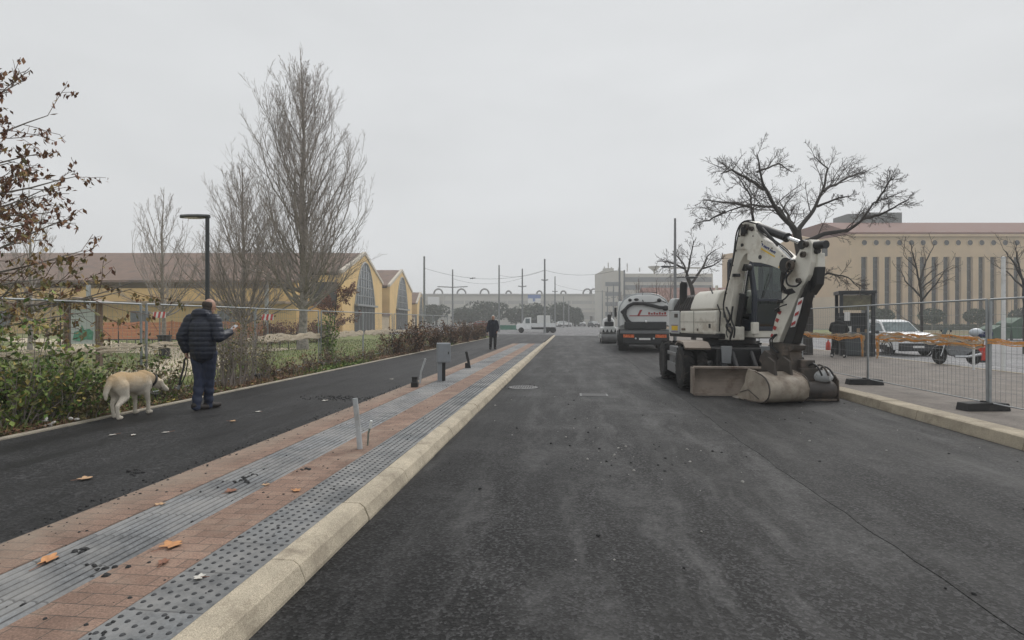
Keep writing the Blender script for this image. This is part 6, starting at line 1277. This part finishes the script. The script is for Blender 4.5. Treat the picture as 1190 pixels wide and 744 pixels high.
# ------------------------------------------------------------------ people
M_SKIN = mat('skin', (.42, .25, .18), .55, .1, 20); M_NAVY = mat('navy_quilt', (.008, .013, .028), .5, .3, 10); M_NAVY2 = mat('navy_trousers', (.017, .026, .056), .75, .3, 12, bmp=.3); M_SHOE = mat('dark_shoes', (.022, .017, .015), .7, .3, 15)
M_HAIR = mat('dark_hair', (.05, .038, .03), .7, .4, 40); M_GREYH = mat('white_hair', (.55, .53, .5), .7, .2, 40); M_COAT = mat('navy_coat', (.009, .012, .024), .8, .3, 10, bmp=.3); M_BLACKC = mat('black_cloth', (.011, .011, .012), .85, .3, 10, bmp=.3)
def hand(b, wr, d, pn, s=1, curl=.5):
    """wr wrist, d finger direction, pn palm normal; five separate bent fingers"""
    wr, d, pn = V(wr), V(d).normalized(), V(pn).normalized(); sx = d.cross(pn).normalized() * s
    b.cap(wr, wr + d * .045, .026, .03, 10); b.cap(wr + d * .05 - sx * .022, wr + d * .085 - sx * .024, .02, .016, 8); b.cap(wr + d * .05 + sx * .022, wr + d * .085 + sx * .024, .02, .016, 8)
    for k, (o, l) in enumerate(((-.033, .07), (-.011, .082), (.012, .076), (.034, .06))):
        p = wr + d * .085 + sx * o; q = p + (d * (1 - curl * .5) + pn * curl * .6).normalized() * l * .45; e = q + (d * (1 - curl) + pn * curl * 1.3).normalized() * l * .5; b.chain([p - d * .03, p, q, e], [.0095, .0095, .0088, .0075], 8)
    p = wr + d * .03 - sx * .028; q = p + (d * .6 - sx * .7 + pn * .3).normalized() * .04; b.chain([p, q, q + (d + pn * .5).normalized() * .032], [.013, .011, .009], 8)
def head(b, c, f, s=1.0):
    c, f = V(c), V(f).normalized(); rt = f.cross(V((0, 0, 1))).normalized(); up = rt.cross(f)
    rot = MX((rt, f, up)).transposed()
    b.ell(c + up * .02, (.077 * s, .096 * s, .108 * s), rot=rot); b.ell(c + f * .03 - up * .055, (.056 * s, .065 * s, .062 * s), rot=rot); b.ell(c + f * .062 - up * .095, (.024, .022, .02), rot=rot)
    b.cap(c + f * .095 + up * .012, c + f * .112 - up * .022, .009, .014, 8)
    b.ell(c + f * .088 - up * .055, (.026, .014, .01), rot=rot); b.ell(c + f * .09 + up * .03, (.05, .012, .01), rot=rot)
    for k in (-1, 1): b.ell(c + rt * k * .078 - f * .01, (.012, .022, .034), rot=rot); b.ell(c + rt * k * .032 + f * .083 + up * .008, (.013, .01, .008), rot=rot)
    return rt, f, up, rot
def person(label, loc, rz, J, coatm, trm, hairm, hem, hooded=False, quilt=0, bulk=1.0, hairfn=None, shoes=M_SHOE, beh=0):
    g_ = lambda k: V(J[k]); b = MB()
    rt, f, up, rot = head(b, J['head'], J['face']); hc = g_('head')
    b.cap(g_('neck') - V((0, 0, .06)), hc - up * .05 - f * .01, .062, .055)
    b.chain([g_('pelvis'), g_('waist'), g_('chest'), g_('neck') - V((0, 0, .06))], [.13, .12, .13, .07])
    for s in 'lr':
        b.chain([g_('neck') - V((0, 0, .08)), g_('sh' + s), g_('el' + s), g_('wr' + s)], [.06, .055, .04, .028]); hand(b, J['wr' + s], J['hd' + s], J['hp' + s], 1 if s == 'r' else -1, J.get('curl' + s, .6))
        b.chain([g_('pelvis'), g_('hp_' + s), g_('kn' + s), g_('an' + s)], [.1, .085, .055, .04]); b.cap(g_('an' + s) - V((0, 0, .03)), g_('to' + s), .035, .025)
    o = skin(b, 'person', M_SKIN, None, .0075, 3); tag(o, label, 'person'); o.location = loc; o.rotation_euler = (0, 0, rz)
    # jacket
    b = MB(); B = bulk
    b.chain([V(J['hem']) if 'hem' in J else V((g_('pelvis').x, g_('pelvis').y, hem + .08)), g_('waist'), g_('chest'), g_('neck') - V((0, 0, .1))], [.165 * B, .178 * B, .178 * B, .1 * B], 16)
    for s in (-1, 1):
        k = 'r' if s > 0 else 'l'; q = rt * s
        b.chain([V((g_('pelvis').x, g_('pelvis').y, hem + .08)) + rt * s * .07, g_('waist') + rt * s * .07, g_('chest') + rt * s * .07], [.14 * B, .145 * B, .15 * B], 14)
        b.chain([g_('neck') - V((0, 0, .09)), g_('sh' + k), g_('el' + k), g_('wr' + k).lerp(g_('el' + k), .08)], [.09 * B, .098 * B, .08 * B, .058 * B], 14)
    if hooded: b.ell(g_('neck') - f * .07 + V((0, 0, .0)), (.15, .1, .085)); b.ell(g_('neck') - f * .1 - V((0, 0, .06)), (.12, .07, .09)); b.lathe([(.075, -.02), (.11, 0), (.115, .05), (.085, .07)], g_('neck') - f * .015, (0, 0, 1), 16)
    elif hooded is not None: b.lathe([(.06, -.02), (.09, 0), (.085, .045), (.07, .06)], g_('neck') - V((0, 0, .02)), (0, 0, 1), 16)
    fn = None
    if quilt:
        def fn(c, n): 
            a = abs(sin(pi * c.z / .078)); return c + n * (a ** .6 - .6) * .009 * (1 if abs(n.z) < .8 else .3)
    skin(b, 'jacket', coatm, o, .011, 5, fn)
    b = MB()
    for s in 'lr': b.chain([g_('pelvis') + V((0, 0, .04)), g_('hp_' + s), g_('kn' + s), g_('an' + s) + V((0, 0, -.03))], [.13, .112, .08, .066], 14)
    skin(b, 'trousers', trm, o, .012, 4, lambda c, n: c + n * .006 * sin(c.z * 46 + c.x * 20) * (1 if c.z < .4 else .4))
    for s in 'lr':
        a, c = g_('an' + s), g_('to' + s); b = MB(); b.chain([V((a.x, a.y, a.z - .02)) - (c - a).normalized() * .03, a.lerp(c, .5) - V((0, 0, .02)), c], [.05, .048, .04], 12); b.cap(V((a.x, a.y, a.z + .0)), V((a.x, a.y, a.z + .03)), .05)
        skin(b, 'shoe', shoes, o, .009, 3)
    b = MB()
    if hairfn: hairfn(b, hc, rt, f, up, rot)
    skin(b, 'hair', hairm, o, .008, 2)
    b = MB()
    for k in (-1, 1): b.ell(hc + rt * k * .032 + f * .091 + up * .008, (.009, .006, .006), nu=8, nv=6)
    b.build('eyes', M_BLKP, o, 60); return o
def ringhair(b, c, rt, f, up, rot):
    for k in range(15):
        a = pi * (.06 + .88 * k / 14); d = rt * cos(a) - f * sin(a); b.ell(c + d * .078 - up * .0 + V((0, 0, .02)), (.024, .024, .05))
        b.ell(c + d * .066 - up * .045, (.022, .022, .035))
def thinhair(b, c, rt, f, up, rot):
    ringhair(b, c, rt, f, up, rot); b.ell(c - f * .01 + up * .075, (.07, .08, .058), rot=rot)
J = dict(head=(.045, .075, 1.645), face=(.35, .9, -.2), neck=(.015, .02, 1.52), chest=(0, -.01, 1.3), waist=(0, -.01, 1.06), pelvis=(0, 0, .95), shl=(-.2, -.01, 1.43), shr=(.2, 0, 1.43), ell=(-.29, -.1, 1.17), wrl=(-.25, -.06, .94), elr=(.29, -.02, 1.16), wrr=(.3, .24, 1.24),
         hdl=(.05, .1, -1), hpl=(.8, .3, 0), hdr=(.0, 1, .35), hpr=(-.6, .1, .6), hp_l=(-.1, 0, .9), hp_r=(.1, .02, .9), knl=(-.06, .0, .49), knr=(.03, .1, .5), anl=(-.04, -.1, .1), anr=(-.02, .14, .09), tol=(.0, .08, .045), tor=(.03, .32, .045), curll=.8, curlr=.9)
pm = G(236, 477, ZP); pm.z = ZP + .002
man = person('balding man in a navy quilted jacket and jeans walking away with his dog', pm, R(-3), J, M_NAVY, M_NAVY2, M_HAIR, .84, True, 1, 1.08, ringhair)
loc = lambda v: man.matrix_basis @ V(v)
b = MB(); b.box((0, 0, 0), (.072, .012, .15)); o = b.build('phone', mat('phone_pale', (.55, .57, .6), .3, .1), bevel=.006); o.location = loc((.265, .35, 1.3)); o.rotation_euler = (R(-50), R(15), R(-15)); tag(o, 'pale phone held in the right hand of the walking man', 'phone')
b = MB(); P_ = [loc(v) for v in ((-.25, -.04, .88), (-.28, -.06, .8), (-.29, -.07, .66), (-.32, -.09, .52), (-.34, -.1, .4), (-.36, -.1, .34), (-.35, -.06, .4), (-.3, -.02, .55), (-.26, -.02, .74), (-.265, -.03, .88))]; b.tube(P_, [.012, .014, .016, .017, .014, .012, .01, .009, .009, .009], 7); b.tube([P_[4], P_[5]], .02, 8, mi=1); tag(b.build('leash', [M_BLKP, M_STEEL], smooth=60), 'black dog leash dangling folded from the hand of the walking man', 'leash')
J2 = dict(head=(0, .05, 1.57), face=(.02, 1, -.06), neck=(0, .0, 1.45), chest=(0, -.01, 1.24), waist=(0, 0, 1.02), pelvis=(0, 0, .9), shl=(-.16, 0, 1.37), shr=(.16, 0, 1.37), ell=(-.25, -.06, 1.1), wrl=(-.2, .09, .92), elr=(.25, -.05, 1.1), wrr=(.29, .03, .86), hdl=(.2, .4, -.8), hpl=(.8, 0, 0), hdr=(0, .15, -1), hpr=(-.9, .1, 0),
          hp_l=(-.095, 0, .86), hp_r=(.095, 0, .86), knl=(-.1, .02, .47), knr=(.11, .0, .47), anl=(-.1, -.03, .09), anr=(.13, -.04, .09), tol=(-.12, .12, .045), tor=(.17, .11, .045))
pf = G(573, 406, ZP); pf.z = ZP + .002
person('white-haired man in a long navy coat standing far along the path', pf, R(180 + 14), J2, M_COAT, M_BLACKC, M_GREYH, .66, False, 0, .98, thinhair)
J3 = dict(head=(.0, .26, 1.42), face=(.05, 1, -.6), neck=(0, .14, 1.32), chest=(0, .05, 1.14), waist=(0, -.02, .96), pelvis=(0, -.05, .86), shl=(-.185, .1, 1.27), shr=(.185, .1, 1.27), ell=(-.27, .22, 1.06), wrl=(-.16, .42, .98), elr=(.27, .22, 1.06), wrr=(.17, .42, .98), hdl=(.2, 1, 0), hpl=(0, 0, -1), hdr=(-.2, 1, 0), hpr=(0, 0, -1),
          hp_l=(-.1, -.03, .82), hp_r=(.1, -.03, .82), knl=(-.15, .02, .45), knr=(.16, .0, .45), anl=(-.2, -.03, .09), anr=(.21, -.03, .09), tol=(-.23, .11, .045), tor=(.24, .11, .045))
pk = G(974, 415.5, ZP); pk.z = ZP + .002
def hoodhair(b, c, rt, f, up, rot): b.ell(c - f * .02 + up * .02, (.1, .11, .12), rot=rot); b.ell(c - f * .05 - up * .1, (.09, .08, .07))
person('person in black hooded top and black trousers leaning over beside the kiosk', pk, A + R(-40), J3, M_BLACKC, M_BLACKC, M_BLACKC, .78, True, 0, 1.05, hoodhair, mat('pale_shoes', (.5, .48, .46), .7, .2))

# ------------------------------------------------------------------ dog (faces +y)
m, nt, bb_ = nodes('labrador_coat'); co = coords(nt); sx = nt.nodes.new('ShaderNodeSeparateXYZ'); L(nt, co, sx.inputs[0])
nz = noise(nt, co, 6, 5, .6); ad = N(nt, 'ShaderNodeMath', operation='MULTIPLY_ADD'); L(nt, nz, ad.inputs[0]); ad.inputs[1].default_value = .22; L(nt, sx.outputs[2], ad.inputs[2])
c = ramp(nt, ad.outputs[0], [(.5, (.68, .62, .52)), (.6, (.63, .51, .36)), (.7, (.55, .39, .22))]); c = mix(nt, 1, c, ramp(nt, noise(nt, coords(nt, False, (60, 14, 30)), 3, 4, .7), [(.3, .78), (.7, 1.18)]), 'MULTIPLY'); L(nt, c, bb_.inputs['Base Color']); bb_.inputs['Roughness'].default_value = .9
bump(nt, bb_, noise(nt, coords(nt, False, (80, 20, 40)), 3, 4, .7), .6, .01); M_DOG = m
b = MB()
b.chain([(0, -.33, .5), (0, -.2, .505), (0, .0, .47), (0, .2, .46), (0, .32, .48)], [.115, .135, .14, .15, .125], 18); b.ell((0, .22, .4), (.1, .14, .13)); b.ell((0, -.28, .48), (.125, .13, .13)); b.ell((0, .0, .41), (.1, .2, .08)); b.ell((0, .05, .55), (.1, .25, .06))
b.chain([(0, .3, .52), (.02, .4, .5), (.05, .5, .44)], [.115, .098, .082], 14)                            # neck, lowered
b.chain([(.05, .52, .44), (.08, .57, .405)], [.085, .075], 14); b.chain([(.09, .61, .38), (.12, .68, .33), (.13, .705, .315)], [.052, .043, .034], 12)
b.ell((.02, .585, .47), (.03, .04, .02)); b.ell((.125, .57, .455), (.03, .04, .02))
for s, (sx_, sy) in (('l', (-.03, .55)), ('r', (.155, .53))): b.chain([(sx_ - (.01 if s == 'l' else -.01), sy - .02, .44), (sx_ + (-.02 if s == 'l' else .02), sy, .385), (sx_ + (-.015 if s == 'l' else .02), sy + .02, .34)], [.03, .032, .018], 10)
def hind(s, dy): b.chain([(s * .075, -.29 + dy * .2, .44), (s * .1, -.24 + dy * .5, .3), (s * .095, -.395 + dy, .19), (s * .09, -.375 + dy, .06), (s * .09, -.33 + dy, .03)], [.105, .06, .031, .025, .03], 12); b.cap((s * .09, -.36 + dy, .03), (s * .09, -.3 + dy, .026), .033, .028, 10)
def fore(s, dy): b.chain([(s * .085, .26, .42), (s * .095, .23 + dy * .3, .33), (s * .09, .27 + dy * .7, .2), (s * .09, .27 + dy, .05)], [.085, .052, .034, .027], 12); b.cap((s * .09, .27 + dy, .03), (s * .09, .335 + dy, .026), .034, .028, 10)
hind(1, -.02); hind(-1, .14); fore(1, .03); fore(-1, -.02)
b.chain([(0, -.42, .52), (-.01, -.47, .45), (-.02, -.5, .36), (-.02, -.49, .29)], [.05, .045, .035, .022], 10)
dg = skin(b, 'dog', M_DOG, None, .011, 5); tag(dg, 'cream yellow labrador with lowered head walking beside the path edge', 'dog')
p0, p1 = G(138, 488, ZP), G(171, 480, ZP); pc = p0.lerp(p1, .5); dg.location = (pc.x - .04, pc.y - .02, ZP + .003); dg.rotation_euler = (0, 0, math.atan2(p1.y - p0.y, p1.x - p0.x) - pi / 2 - R(5)); dg.scale = (1.05, .79, 1.06)
b = MB(); b.ell((.135, .715, .318), (.022, .016, .016)); b.build('nose', M_BLKP, dg, 60); b = MB()
for e in ((.115, .63, .41), (.05, .64, .4)): b.ell(e, (.011, .011, .011), nu=8, nv=6)
b.build('eyes', M_BLKP, dg, 60)
b = MB(); u = V((.25, .9, -.5)).normalized(); b.lathe([(.094, -.016), (.108, -.016), (.108, .016), (.094, .016)], (.035, .455, .465), u, 20, closed=True); b.build('collar', M_BLKP, dg, 50)
